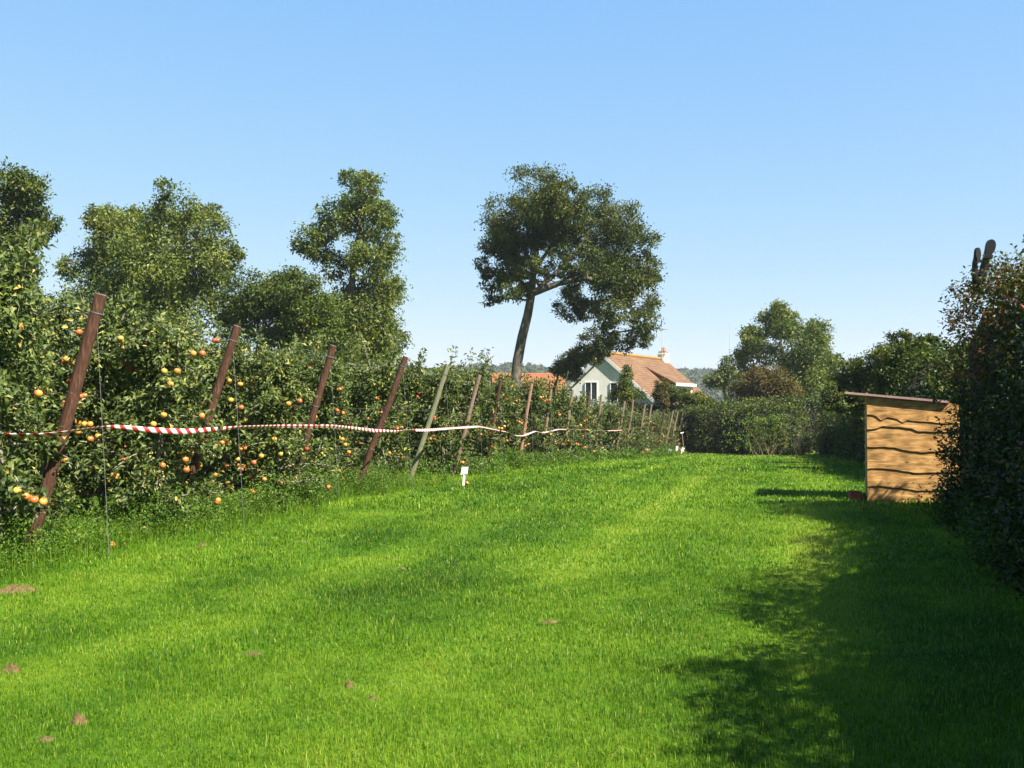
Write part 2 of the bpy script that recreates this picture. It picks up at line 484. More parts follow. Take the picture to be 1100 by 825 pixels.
def grow(mb, trunk, rad, targets, step=.8, tip=.018, sag=.08, k_thick=7, limbs=()):
    """branches from a trunk polyline (and given limbs) out to the target points"""
    P = [np.array(p, float) for p in trunk]
    par = [-1] + list(range(len(P) - 1))
    fixed = len(P)
    for limb in limbs:
        limb = [np.array(p, float) for p in limb]
        j = int(np.argmin([np.linalg.norm(limb[0] - q) for q in P]))
        for q in limb[1:]:
            P.append(q); par.append(j); j = len(P) - 1
    targets = np.asarray(targets)
    d0 = np.min(np.linalg.norm(targets[:, None] - np.array(P)[None], axis=2), axis=1)
    low = len(trunk) // 3
    for t in targets[np.argsort(d0)]:
        A = np.array(P)
        v = t - A
        d = np.linalg.norm(v, axis=1)
        cost = d + .6 * np.maximum(0, -v[:, 2])          # branches climb
        cost[:low] += 3
        j = int(np.argmin(cost))
        dj = d[j]; n = max(1, int(math.ceil(dj / step)))
        s = A[j]; side = rng.normal(0, 1, 3); side /= np.linalg.norm(side)
        for i in range(1, n + 1):
            u = i / n
            q = s + (t - s) * u + np.array([0, 0, 1.]) * dj * sag * math.sin(math.pi*u) + side * dj * .06 * math.sin(math.pi*u)
            P.append(q); par.append(j); j = len(P) - 1
    cnt = np.zeros(len(P))
    child = np.zeros(len(P), int)
    for i in par:
        if i >= 0: child[i] += 1
    cnt[child == 0] = 1
    for i in range(len(P) - 1, 0, -1): cnt[par[i]] += cnt[i]
    rr = tip * np.maximum(cnt, 1) ** .41
    rt = np.interp(np.arange(fixed), np.linspace(0, fixed - 1, len(rad)), rad)
    mb.tube([Vector(p) for p in P[:fixed]], list(rt), k=12, jit=.10)
    for i in range(fixed, len(P)):
        j = par[i]
        r1 = rr[i]; r0 = min(max(rr[j], r1), r1*1.6) if j >= fixed else min(r1 * 1.4, rt[j])
        a, b = Vector(P[j]), Vector(P[i])
        if (b - a).length < 1e-4: continue
        mb.tube([a, b + (b - a) * .03], [r0, r1], k=k_thick if r1 > .05 else 4, cap=False)

def clump_leaves(C, n_each, rad, L, W, tint_c, out_c, dens_flat=.7):
    """leaf sprays around cluster centres C (m,3)"""
    m = len(C)
    idx = np.repeat(np.arange(m), n_each)
    n = len(idx)
    off = unit(n) * (rng.random(n) ** .5)[:, None] * rad[idx][:, None] if hasattr(rad, '__len__') else unit(n) * (rng.random(n) ** .5)[:, None] * rad
    stray = rng.random(n) < .14                          # stray leaves feather the outline
    off[stray] *= 1.55
    off[:, 2] *= dens_flat
    P = C[idx] + off
    o = out_c[idx]
    D = o * .5 + unit(n) * .9 + np.array([0, 0, -.15])
    Nn = o * .55 + np.array([0, 0, .75]) + unit(n) * .65
    tint = np.clip(tint_c[idx] + rng.normal(0, .16, n), 0, 1)
    l = L * rng.uniform(.65, 1.3, n)
    return P, D, Nn, l, l * W, tint

def make_tree(name, label, cat, circles, Y, base_px, mat, trunk_px=None, trunk_r=(.35, .12), depth=.4, leaf=.2, cover=2.0,
              group=None, clr=.42, limbs_px=(), tip=.014, sag=.06, trunk_mat='bark', squash=1.0, wl=.55):
    """crown lobes: photo circles (px, py, r) set at their own depths round Y"""
    c = np.array(circles, float)
    fill = []                                            # bridge neighbouring lobes so the crown closes
    for i in range(len(c)):
        d = np.hypot(c[:, 0] - c[i, 0], c[:, 1] - c[i, 1])
        for j in np.argsort(d)[1:3]:
            if j > i: fill.append([(c[i, 0] + c[j, 0]) / 2, (c[i, 1] + c[j, 1]) / 2, min(c[i, 2], c[j, 2]) * .8])
    c = np.concatenate([c, np.array(fill)]) if fill else c
    s = Y / F
    X0 = (base_px - CX) * s
    z0 = gzf(X0, Y)
    root = empty(name, (X0, Y, z0), label, cat, group)
    cx = (c[:, 0] - CX) * s - X0; cz = EYE + (HZ - c[:, 1]) * s - z0; cr = c[:, 2] * s * 1.06
    mid = (cx * cr).sum() / cr.sum(); half = max(np.abs(cx - mid).max(), .5)
    dy = rng.uniform(-1, 1, len(c)) * depth * half * 2 * np.sqrt(np.clip(1 - ((cx - mid) / (half * 1.15)) ** 2, .05, 1))
    cent = np.stack([cx, dy, cz], -1)
    CC, OUT, TC, RR, NE = [], [], [], [], []
    for k in range(len(c)):
        ncl = int(18 + cr[k] * 11)
        u = unit(ncl) * (rng.uniform(.35, 1.0, ncl) ** .5)[:, None]
        pts = cent[k] + u * cr[k] * np.array([.86, 1.15, .86 * squash])
        CC.append(pts)
        o = u + np.array([0, 0, .25]); OUT.append(o / np.linalg.norm(o, axis=1, keepdims=True))
        TC.append(np.clip(.42 + rng.normal(0, .12) + rng.normal(0, .13, ncl), 0, 1))
        RR.append(np.full(ncl, cr[k] * clr * 1.05) * rng.uniform(.7, 1.25, ncl))
        tot = math.pi * cr[k] ** 2 * cover / (leaf * leaf * wl * .5)
        NE.append(np.maximum(3, (tot / ncl * rng.uniform(.6, 1.5, ncl)).astype(int)))
    CC = np.concatenate(CC); OUT = np.concatenate(OUT); TC = np.concatenate(TC); RR = np.concatenate(RR); NE = np.concatenate(NE)
    ok = CC[:, 2] > .3
    CC, OUT, TC, RR, NE = CC[ok], OUT[ok], TC[ok], RR[ok], NE[ok]
    mb = MB()
    if trunk_px is None:
        top = cent[np.argmax(cent[:, 2])]
        trunk = [np.array([0, 0, -.2])] + [np.array([0, 0, 0]) * (1-t) + np.array([top[0]*.7 + mid*.3, top[1]*.6, top[2] * .74]) * t + np.array([rng.normal(0, .12), rng.normal(0, .12), 0]) for t in np.linspace(.12, 1, 9)]
    else:
        trunk = [np.array([(px - CX) * s - X0, yo, EYE + (HZ - py) * s - z0]) for px, py, yo in trunk_px]
    limbs = [[np.array([(px - CX) * s - X0, yo, EYE + (HZ - py) * s - z0]) for px, py, yo in l] for l in limbs_px]
    grow(mb, trunk, trunk_r, CC, step=1.0, tip=tip, sag=sag, limbs=limbs)
    mb.build('trunk', M[trunk_mat], root, smooth=True)
    P, D, Nn, l, w, tint = clump_leaves(CC, NE, RR, leaf, wl, TC, OUT)
    Vv, f, tt = leaf_arrays(P, D, Nn, l, w, tint, detail=0)
    link('crown', np_mesh('crown', Vv, [f], M[mat], tint=tt), root)
    return root

# ------------------------------------------------------------------ distant hills and wood
hx = np.linspace(-900, 900, 181); hy = np.linspace(560, 1500, 40)
HX, HY = np.meshgrid(hx, hy)
prof = 25 + 9 * vnoise(HX / 160, HY / 900, 41) + 6 * vnoise(HX / 50, HY / 300, 42) - 6 * smooth01((HX - 60) / 250)
Hh = -3 + prof * smooth01((HY - 560) / 220) * (1 + .6 * smooth01((HY - 800) / 600))
V = np.stack([HX, HY, Hh], -1).reshape(-1, 3)
nx, ny = len(hx), len(hy)
ii = np.arange(nx - 1)[None, :] + np.arange(ny - 1)[:, None] * nx
Fq = np.stack([ii, ii + 1, ii + nx + 1, ii + nx], -1).reshape(-1, 4)
M['hill'] = noise_mat('hill_pasture', [(.3, (.022, .038, .016)), (.7, (.045, .06, .026))], scale=.02, rough=1)
tag(link('hills', np_mesh('hills', V, [Fq], M['hill'], smooth=True)), kind='structure')
# wood on the hillside: many crowns that read as one mass
n = 2600
wx = rng.uniform(-700, 700, n); wy = rng.uniform(600, 900, n)
pr = 25 + 9 * vnoise(wx / 160, wy / 900, 41) + 6 * vnoise(wx / 50, wy / 300, 42) - 6 * smooth01((wx - 60) / 250)
wz = -3 + pr * smooth01((wy - 560) / 220) * (1 + .6 * smooth01((wy - 800) / 600))
rad = rng.uniform(3.5, 7, n)
m = 70
off = unit(n * m); off[:, 2] = np.abs(off[:, 2])
idx = np.repeat(np.arange(n), m)
P = np.stack([wx, wy, wz + 1], -1)[idx] + off * rad[idx][:, None] * rng.uniform(.8, 1.1, (n * m, 1))
Vv, f, tt = leaf_arrays(P, unit(n*m), off + unit(n*m)*.4, 3.0 * np.ones(n*m), 2.2 * np.ones(n*m), np.clip(.5 + rng.normal(0, .2, n)[idx], 0, 1), detail=0)
tag(link('distant_wood', np_mesh('distant_wood', Vv, [f], M['far_leaf'], tint=tt)), 'dark wooded ridge along the horizon', 'wood', kind='stuff')

# ------------------------------------------------------------------ air
hm, hnt, hout = new_mat('thin_haze')
pv = N(hnt, "ShaderNodeVolumePrincipled")
pv.inputs['Color'].default_value = (.86, .92, 1.0, 1)
pv.inputs['Density'].default_value = .00022
pv.inputs['Anisotropy'].default_value = .2
hnt.links.new(pv.outputs[0], hout.inputs['Volume'])
hb = MB(); hb.box((-950, -60, -8), (950, 1520, 75))
tag(hb.build('haze', hm), 'thin bluish air over the far wood', 'haze', kind='stuff')

# ------------------------------------------------------------------ house
def tile_material(name, base, scale_row=.16):
    m, nt, out = new_mat(name)
    L = nt.links
    tc = N(nt, "ShaderNodeTexCoord")
    n = N(nt, "ShaderNodeTexNoise"); n.inputs['Scale'].default_value = 1.3; n.inputs['Detail'].default_value = 8; n.inputs['Roughness'].default_value = .7
    L.new(tc.outputs['Object'], n.inputs[0])
    br = N(nt, "ShaderNodeTexBrick"); br.inputs['Scale'].default_value = 1
    br.inputs['Brick Width'].default_value = .22; br.inputs['Row Height'].default_value = scale_row; br.inputs['Mortar Size'].default_value = .018
    a, b, c = base
    br.inputs['Color1'].default_value = (*a, 1); br.inputs['Color2'].default_value = (*b, 1); br.inputs['Mortar'].default_value = (a[0]*.4, a[1]*.4, a[2]*.4, 1)
    mp = N(nt, "ShaderNodeMapping"); mp.inputs['Rotation'].default_value = (R(90), 0, 0)
    L.new(tc.outputs['Object'], mp.inputs[0]); L.new(mp.outputs[0], br.inputs[0])
    mix = N(nt, "ShaderNodeMix", data_type='RGBA'); mix.inputs[7].default_value = (*c, 1)
    r = ramp(nt, [(.42, (0, 0, 0)), (.75, (.8, .8, .8))])
    L.new(n.outputs[0], r.inputs[0]); L.new(r.outputs[0], mix.inputs[0]); L.new(br.outputs[0], mix.inputs[6])
    p = N(nt, "ShaderNodeBsdfPrincipled"); p.inputs['Roughness'].default_value = .85; p.inputs['Specular IOR Level'].default_value = .2
    bp = N(nt, "ShaderNodeBump"); bp.inputs['Strength'].default_value = .5; bp.inputs['Distance'].default_value = .03
    L.new(br.outputs['Fac'], bp.inputs['Height']); bp.invert = True
    L.new(mix.outputs[2], p.inputs['Base Color']); L.new(bp.outputs[0], p.inputs['Normal']); L.new(p.outputs[0], out.inputs[0])
    return m
M['roof_tile'] = tile_material('clay_roof_tile', ((.108, .060, .037), (.134, .078, .049), (.175, .100, .049)))
M['ridge_tile'] = noise_mat('lichened_ridge_tile', [(.3, (0.168, 0.084, 0.03)), (.6, (0.228, 0.132, 0.042)), (.8, (0.252, 0.192, 0.102))], scale=4, rough=.9)
M['orange_tile'] = tile_material('orange_roof_tile', ((.19, .068, .030), (.23, .09, .04), (.18, .07, .034)))
M['render'] = noise_mat('white_render', [(.3, (0.7223, 0.7123, 0.6662)), (.7, (0.8427, 0.8327, 0.7856))], scale=1.5, rough=.9)
M['white_paint'] = noise_mat('white_paint', [(.3, (0.6512, 0.6512, 0.6336)), (.7, (0.7392, 0.7392, 0.7216))], scale=6, rough=.5, spec=.4)
M['pane'] = noise_mat('window_pane', [(.4, (.012, .016, .018)), (.6, (.03, .036, .04))], scale=.8, rough=.08, spec=.6)
M['brick'] = noise_mat('chimney_brick', [(.3, (0.18, 0.066, 0.036)), (.7, (0.264, 0.12, 0.066))], scale=9, rough=.9)
M['terracotta'] = noise_mat('terracotta', [(.3, (0.288, 0.12, 0.06)), (.7, (0.36, 0.18, 0.096))], scale=7, rough=.8)
M['metal'] = noise_mat('dull_metal', [(.3, (.22, .22, .22)), (.7, (.38, .38, .37))], scale=10, rough=.45, spec=.5)

def house():
    # local: +x along the ridge away from the seen gable, -y towards the garden slope, gable peak at x=0
    HL, HW, ZR, ZE = 11.5, 4.0, 5.5, 1.9
    z0 = gzf(8, 70)
    px, Y = 647, 68.0
    X = (px - CX) / F * Y
    root = empty('gabled_house', (X, Y, z0), 'white rendered house with a steep orange-brown tiled roof', 'house')
    root.rotation_euler = (0, 0, math.atan2(.86, .51))
    ZR -= z0; ZE -= z0
    sl = (ZR - ZE) / (HW + .25)
    ov, t = .09, .18
    w = MB()
    wz = lambda y: ZR - t*1.2 - abs(y) * sl
    w.prism([(ov, -HW+.25, 0), (ov, HW-.25, 0), (ov, HW-.25, wz(HW-.25)), (ov, 0, wz(0)), (ov, -HW+.25, wz(HW-.25))], (HL - 1.0, 0, 0))
    w.build('wall', M['render'], root)
    r = MB()
    for s in (-1, 1):
        e = HW + .25
        a = [(0, 0, ZR), (HL, 0, ZR), (HL, s*e, ZE), (0, s*e, ZE)]
        r.prism(a if s < 0 else a[::-1], (0, 0, -t))
    roof = r.build('roof', M['roof_tile'], root)
    rt = MB()
    k = int(HL / .35)
    for i in range(k):
        x0 = i * HL / k
        rt.tube([(x0, 0, ZR + .01), (x0 + HL/k*1.06, 0, ZR + .03)], [.12, .135], k=8)
    rt.build('ridge_tiles', M['ridge_tile'], roof)
    for s in (-1, 1):                                    # barge boards on the gable
        b = MB()
        e = HW + .25
        b.prism([(-.03, 0, ZR - .02), (-.03, s*e, ZE - .02), (-.03, s*e, ZE - .30), (-.03, 0, ZR - .30)], (.05, 0, 0))
        b.build('barge_board', M['white_paint'], root)
    # chimney
    c = MB(); c.box((HL - .9, -.3, ZR - .5), (HL - .1, .3, ZR + .38)); c.box((HL - .96, -.36, ZR + .38), (HL - .04, .36, ZR + .48))
    ch = c.build('chimney', M['render'], root)
    c = MB(); c.box((HL - .85, -.26, ZR + .482), (HL - .15, .26, ZR + .62)); c.build('chimney_cap', M['brick'], ch)
    c = MB(); c.lathe([(.20, .622), (.18, .72), (.16, .88), (.19, .94)], org=(HL - .4, 0, ZR)); c.build('chimney_pot', M['terracotta'], ch, smooth=True)
    # tv antenna on the chimney
    a = MB(); ax = HL - 1.2
    a.tube([(ax, -.2, ZR - .1), (ax, -.2, ZR + 2.5)], .025, k=6)
    a.tube([(ax - .55, -.2, ZR + 2.3), (ax + .65, -.2, ZR + 2.3)], .015, k=5)
    for q in range(7): a.tube([(ax - .5 + q*.18, -.45, ZR + 2.3), (ax - .5 + q*.18, .05, ZR + 2.3)], .009, k=4)
    a.tube([(ax - .45, -.2, ZR + 1.1), (ax - .45, -.2, ZR + 1.9)], .012, k=5)
    a.tube([(ax - .45, -.2, ZR + 1.5), (ax, -.2, ZR + 1.5)], .012, k=5)
    a.build('antenna', M['metal'], root)
    # shed dormer on the garden slope
    d = MB(); x0, x1, y0, y1 = 5.2, 9.2, -1.0, -3.15
    za, zb = ZR - 1.0*sl + .02, ZR - 2.0
    zm = ZR - 3.15 * sl
    cheeks = MB()
    for xx in (x0 + .06, x1 - .18):
        cheeks.prism([(xx, y0, za - .08), (xx, y1 + .05, zb - .1), (xx, y1 + .05, zm - .15), (xx, y0, za - .3)], (.12, 0, 0))
    cheeks.box((x0 + .06, y1 + .05, zm - .1), (x1 - .06, y1 + .17, zb - .12), 1)
    dorm = cheeks.build('dormer', [M['roof_tile'], M['render']], root)
    d.prism([(x0, y0 + .15, za + .09), (x1, y0 + .15, za + .09), (x1, y1 - .15, zb), (x0, y1 - .15, zb)], (0, 0, -.1)); d.build('dormer_roof', M['roof_tile'], dorm)
    d = MB(); d.box((x0 - .02, y1 - .2, zb - .2), (x1 + .02, y1 - .153, zb - .004)); d.build('fascia', M['white_paint'], dorm)
    win = MB(); win.box((x0 + .7, y1 + .0, zm + .05), (x1 - .7, y1 + .047, zb - .25)); win.build('dormer_window', M['pane'], dorm)
    # gable windows
    for (ya, yb, zc, zd) in ((-1.6, -.6, 3.15, 4.55), (.45, 1.3, 3.35, 4.6)):
        f = MB(); x = ov
        for (u0, u1, v0, v1) in ((ya - .05, ya, zc - .05, zd + .05), (yb, yb + .05, zc - .05, zd + .05), (ya, yb, zc - .05, zc), (ya, yb, zd, zd + .05), ((ya+yb)/2 - .03, (ya+yb)/2 + .03, zc, zd)):
            f.box((x - .045, u0, v0), (x - .003, u1, v1))
        fr = f.build('window', M['white_paint'], root)
        p = MB(); p.box((x - .02, ya + .003, zc + .003), (x - .008, yb - .003, zd - .003)); p.build('pane', M['pane'], fr)
    return root
house()

# low building with orange roof, beyond the orchard
def barn():
    Y = 96.0
    X = (567 - CX) / F * Y; z0 = gzf(X, Y)
    root = empty('low_outbuilding', (X, Y, z0), 'low outbuilding whose bright orange tile roof shows behind the leaning tree trunk', 'building')
    root.rotation_euler = (0, 0, R(4))
    zr = EYE + (HZ - 400.5) / F * Y - z0; ze = zr - 1.9; hw = 3.0; hl = 3.2
    w = MB(); w.prism([(-hl, -hw + .3, 0), (-hl, hw - .3, 0), (-hl, hw - .3, ze - .1), (-hl, 0, zr - .25), (-hl, -hw + .3, ze - .1)], (hl*2 - .0, 0, 0)); w.build('wall', M['render'], root)
    r = MB()
    for s in (-1, 1):
        a = [(-hl - .3, 0, zr), (hl + .3, 0, zr), (hl + .3, s*hw, ze), (-hl - .3, s*hw, ze)]
        r.prism(a if s < 0 else a[::-1], (0, 0, -.12))
    r.build('roof', M['orange_tile'], root)
barn()

# thin far masts
for (px, top, Y, lab) in ((784, 346, 150, 'thin tall radio mast beyond the hedge, beside the round green tree'), (952, 356, 120, 'short thin mast poking above the trees behind the shed')):
    X = (px - CX) / F * Y; z0 = gzf(X, Y); h = EYE + (HZ - top) / F * Y - z0
    mb = MB(); mb.tube([(0, 0, 0), (0, 0, h*.7), (0, 0, h)], [.07, .05, .03], k=6)
    for q in range(3): mb.tube([(-.35, 0, h*(.8 + q*.07)), (.35, 0, h*(.8 + q*.07))], .025, k=4)
    tag(mb.build('radio_mast', M['metal'], None, (X, Y, z0)), lab, 'mast')

# ------------------------------------------------------------------ trees
T1 = [(15,200,24),(32,203,20),(42,232,16),(15,240,25),(36,262,15),(5,275,25),(20,290,16),(-20,220,42),(-25,275,42),(10,330,35),(-30,340,40)]
make_tree('tall_tree', 'tall green tree cut by the left edge, rising above the apple rows', 'tree', T1, 48, -18, 'dark_tree', leaf=0.180, cover=3.66, clr=.5)
T2 = [(108,232,16),(126,248,24),(150,262,28),(205,232,20),(222,246,22),(240,268,14),(185,285,36),(138,298,36),(92,285,22),(76,292,11),(225,296,24),(252,270,7),(150,330,45),(205,335,42),(95,330,30),(120,222,8),(198,216,9),(214,216,9)]
T2 += [(175,245,26),(150,236,12),(180,226,10),(240,285,18),(165,300,34),(100,262,16)]
make_tree('broad_tree', 'wide pale-green tree with a ragged two-humped top behind the apple rows', 'tree', T2, 54, 160, 'poplar', leaf=0.180, cover=3.28, clr=.5)
T3 = [(302,308,26),(268,316,24),(246,330,15),(332,322,26),(290,340,38),(340,352,34),(250,355,22),(300,375,35),(360,375,25)]
make_tree('dark_round_tree', 'low dark round-topped tree in front of the tall slender one', 'tree', T3, 50, 300, 'dark_tree', leaf=0.164, cover=3.68, clr=.45)
T4 = [(372,205,15),(396,200,15),(388,228,26),(362,238,20),(414,232,15),(338,262,16),(325,268,10),(352,282,18),(398,268,26),(422,262,10),(404,306,24),(372,322,24),(424,308,10),(402,342,28),(380,368,36),(418,362,15),(360,345,24),(400,385,30),(395,192,6)]
make_tree('slender_tree', 'tall slender loose-leaved tree, highest of those left of the bare trunk', 'tree', T4, 57, 380, 'poplar', leaf=0.189, cover=3.56, clr=.5,
          trunk_px=[(380,446,0),(380,410,0),(378,370,.1),(376,330,0),(378,290,.2),(384,250,.1),(390,215,0)], trunk_r=(.4, .06))
T5 = [(575,222,32),(600,212,18),(545,238,26),(527,258,15),(558,262,22),(530,298,15),(550,292,18),(545,320,10),(562,318,11),(525,320,8),(580,248,20),
      (640,216,24),(668,238,26),(684,268,18),(650,258,28),(620,238,22),(692,298,18),(704,322,11),(668,305,28),(640,300,22),(618,322,20),(652,338,22),(688,345,18),(697,362,11),(640,362,14),(668,366,14),(630,280,14),(706,292,7),(610,212,8)]
T5 += [(595,250,22),(600,280,15),(615,300,14),(585,292,11),(563,290,14),(590,232,20),(612,258,16),(635,325,14),(655,285,18),(520,285,10),(540,262,18)]
make_tree('leaning_tree', 'big dark-crowned tree on a bare leaning trunk, standing alone against the sky', 'tree', T5, 62, 553, 'oak', leaf=0.164, cover=2.98, clr=.38,
          trunk_px=[(552,450,0),(553,425,0),(556,388,0),(561,362,0),(567,338,.1),(571,315,.1),(573,292,0),(577,265,0),(580,235,0)], trunk_r=(.34, .33, .31, .28, .24, .18, .07),
          limbs_px=[[(570,318,.1),(590,300,.3),(612,278,.5),(632,250,.6),(645,225,.6)], [(570,322,.1),(600,305,-.3),(630,300,-.8),(655,312,-1),(675,332,-1)],
                    [(573,292,0),(590,268,-.6),(606,240,-1)], [(571,315,0),(556,298,.5),(542,282,.8)], [(573,285,0),(560,262,-.4),(545,245,-.6)]], tip=.017)
T6 = [(626,380,14),(640,384,8),(612,390,13),(600,398,10),(648,372,12),(618,402,9)]
make_tree('dark_shrub_tree', 'small dark bushy tree against the upper corner of the white gable', 'tree', T6, 65.0, 594, 'oak', leaf=0.148, trunk_r=(.12, .04), trunk_px=[(594,445,0),(595,418,0),(600,400,0),(608,388,0),(620,379,0)], cover=4.85)
T7 = [(673,404,8),(673,416,11),(666,426,12),(682,428,12),(674,396,4)]
make_tree('garden_tree', 'small pointed green tree in front of the house roof', 'tree', T7, 63.5, 674, 'dark_tree', leaf=0.123, cover=4.08, trunk_r=(.1, .03))
T8 = [(720,423,9),(732,424,9),(746,428,8),(712,427,9),(760,432,7),(738,433,11)]
make_tree('garden_bush', 'rounded green garden bush below the dormer', 'bush', T8, 64.5, 736, 'dark_tree', leaf=0.123, cover=4.85, trunk_r=(.1, .03))
T9 = [(711,412,7),(708,424,9),(714,430,8)]
make_tree('russet_bush', 'thin russet bush beside the garden bush, before the roof', 'bush', T9, 64, 711, 'russet', leaf=0.107, cover=4.47, trunk_r=(.07, .02))
R1 = [(838,342,17),(852,346,16),(818,352,17),(806,364,13),(868,362,16),(884,368,9),(842,372,28),(872,388,24),(890,392,11),(852,405,28),(815,385,20),(800,378,9),(880,408,18),(830,333,7),(876,348,6)]
make_tree('round_green_tree', 'mid-green round tree standing right of the house', 'tree', R1, 76, 848, 'poplar', leaf=0.213, cover=4.08, clr=.45)
R1b = [(781,392,9),(776,402,12),(788,408,12),(768,412,9),(760,408,6)]
make_tree('willow_tree', 'small pale grey-green willow beside the round tree', 'tree', R1b, 86, 779, 'willow', leaf=0.180, cover=4.33)
R2 = [(812,404,11),(832,410,15),(800,412,10),(824,424,16),(845,422,14),(790,422,10),(808,428,12)]
make_tree('rusty_shrub', 'rust-brown shrub rising behind the end hedge', 'shrub', R2, 66, 820, 'russet', leaf=0.139, cover=4.08, trunk_r=(.12, .03))
R3 = [(915,402,18),(936,394,19),(905,420,16),(925,425,24),(895,430,14),(948,412,24)]
make_tree('olive_tree', 'olive-green bushy tree behind the left side of the shed roof', 'tree', R3, 34, 925, 'hedge', trunk_r=(.10, .03), leaf=0.098, cover=4.33)
R4 = [(972,366,13),(985,374,14),(958,384,17),(980,392,24),(995,400,24),(955,405,18),(1000,370,12),(968,418,24),(1005,430,24)]
make_tree('hedgerow_tree', 'bright-topped hedgerow tree between the shed roof and the high hedge', 'tree', R4, 27, 980, 'hedge', trunk_r=(.10, .03), leaf=0.082, cover=4.33)

# ------------------------------------------------------------------ hedges
def hedge(name, label, pts, width, heights, mat, leaf, dens, lump=.25, twig_or_core=0, side_out=None, core_in=.30, wl=.6, cat='hedge', ends=True, rust=0.0):
    """pts: centre line (x,y) list; heights per point"""
    pts = np.array(pts, float); H = np.array(heights, float)
    seg = np.linalg.norm(np.diff(pts, axis=0), axis=1); cum = np.concatenate([[0], np.cumsum(seg)]); Lt = cum[-1]
    b = pts[0]; z0 = gzf(*b)
    root = empty(name, (b[0], b[1], z0), label, cat)
    def frame(s):
        x = np.interp(s, cum, pts[:, 0]); y = np.interp(s, cum, pts[:, 1]); h = np.interp(s, cum, H)
        x2 = np.interp(np.clip(s + .3, 0, Lt), cum, pts[:, 0]); y2 = np.interp(np.clip(s + .3, 0, Lt), cum, pts[:, 1])
        x1 = np.interp(np.clip(s - .3, 0, Lt), cum, pts[:, 0]); y1 = np.interp(np.clip(s - .3, 0, Lt), cum, pts[:, 1])
        tx, ty = x2 - x1, y2 - y1; l = np.hypot(tx, ty) + 1e-9
        return x, y, h, tx / l, ty / l
    def surf(s, a, inset=0.0):
        """a in 0..1: up one side, over the top, down the other (rounded box)"""
        x, y, h, tx, ty = frame(s)
        th = (a - .5) * math.pi * 1.04                    # -pi/2 .. pi/2
        p = 4.5
        c, sn = np.sin(th), np.cos(th)
        k = (np.abs(c) ** p + np.abs(np.clip(sn, 0, 1)) ** p) ** (-1/p)
        hw = width / 2
        endt = np.minimum(s, Lt - s)
        taper = np.clip(endt / (hw * .8), 0.0, 1); taper = np.sqrt(np.clip(1 - (1 - taper) ** 2, 0, 1))
        lum = lump * (vnoise(s * .8 + 50, a * 4 + 10, 51) - .5) * 2 + lump * .6 * (vnoise(s * 2.1, a * 9, 52) - .5) * 2 + lump*.3 * (vnoise(s * 5.1, a * 21, 53) - .5) * 2
        w = (hw + lum - inset) * (.06 + .94 * taper)
        hh = (h + lum * .8 - inset) * (.78 + .22 * taper)
        lat = c * k * w; up = np.clip(sn * k, 0, 2) * hh
        X = x + ty * lat; Yv = y - tx * lat
        nrm = np.stack([ty * c, -tx * c, np.clip(sn, 0, 1) + .1], -1)
        return X, Yv, up, nrm
    # closed dark core, added inside to block light
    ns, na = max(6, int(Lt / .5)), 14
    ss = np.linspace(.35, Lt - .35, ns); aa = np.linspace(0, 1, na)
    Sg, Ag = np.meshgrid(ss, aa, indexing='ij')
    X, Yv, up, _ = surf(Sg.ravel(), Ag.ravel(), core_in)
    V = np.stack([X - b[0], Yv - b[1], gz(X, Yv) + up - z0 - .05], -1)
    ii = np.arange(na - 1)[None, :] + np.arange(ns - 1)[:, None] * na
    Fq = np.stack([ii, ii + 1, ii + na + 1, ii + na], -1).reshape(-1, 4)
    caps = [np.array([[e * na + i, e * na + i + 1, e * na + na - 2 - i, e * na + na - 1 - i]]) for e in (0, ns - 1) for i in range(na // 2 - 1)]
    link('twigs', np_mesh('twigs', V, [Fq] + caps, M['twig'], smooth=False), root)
    # leaves in a shell with sprays
    per = width + 2 * H.mean()
    nspray = int(Lt * per * dens)
    s = rng.uniform(0, Lt, nspray); a = rng.random(nspray)
    ins = rng.uniform(-.12, .28, nspray)
    X, Yv, up, nr = surf(s, a, ins)
    C = np.stack([X - b[0], Yv - b[1], gz(X, Yv) + up - z0], -1)
    tc = np.clip(.42 + .35 * (vnoise(s * .7, a * 5, 54) - .5) + rng.normal(0, .10, nspray), 0, 1)
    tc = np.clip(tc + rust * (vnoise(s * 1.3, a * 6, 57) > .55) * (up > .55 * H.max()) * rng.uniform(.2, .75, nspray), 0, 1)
    ne = np.full(nspray, 9)
    Pp, D, Nn, l, w, tint = clump_leaves(C, ne, leaf * 1.9, leaf, wl, tc, nr, dens_flat=.9)
    if not ends or True:
        pass
    shoot_mb = None
    if twig_or_core:                                              # long shoots sticking out
        st = rng.uniform(.3, Lt - .3, twig_or_core); ta = np.clip(rng.normal(.5, .22, twig_or_core), .05, .95)
        X, Yv, up, nr2 = surf(st, ta, .1)
        tm = MB(); add = []
        for i in range(twig_or_core):
            p0 = np.array([X[i] - b[0], Yv[i] - b[1], gzf(X[i], Yv[i]) + up[i] - z0])
            d = nr2[i] + np.array([0, 0, .6]) + rng.normal(0, .5, 3); d /= np.linalg.norm(d)
            ln = rng.uniform(.25, .8)
            q = [p0 + d * ln * u + np.array([0, 0, -.12]) * u * u * ln for u in (0, .35, .7, 1)]
            tm.tube([Vector(v) for v in q], [.007, .006, .004, .002], k=4, cap=False)
            for u in np.linspace(.25, 1, int(ln * 26)):
                add.append(p0 + d * ln * u + np.array([0, 0, -.12]) * u * u * ln)
        shoot_mb = tm
        A = np.array(add); k = len(A)
        Pp = np.concatenate([Pp, A]); D = np.concatenate([D, unit(k) + np.array([0, 0, .3])]); Nn = np.concatenate([Nn, unit(k)*.6 + np.array([0, 0, .6])])
        ll = leaf * rng.uniform(.7, 1.1, k); l = np.concatenate([l, ll]); w = np.concatenate([w, ll * wl]); tint = np.concatenate([tint, np.clip(rng.normal(.6, .2, k), 0, 1)])
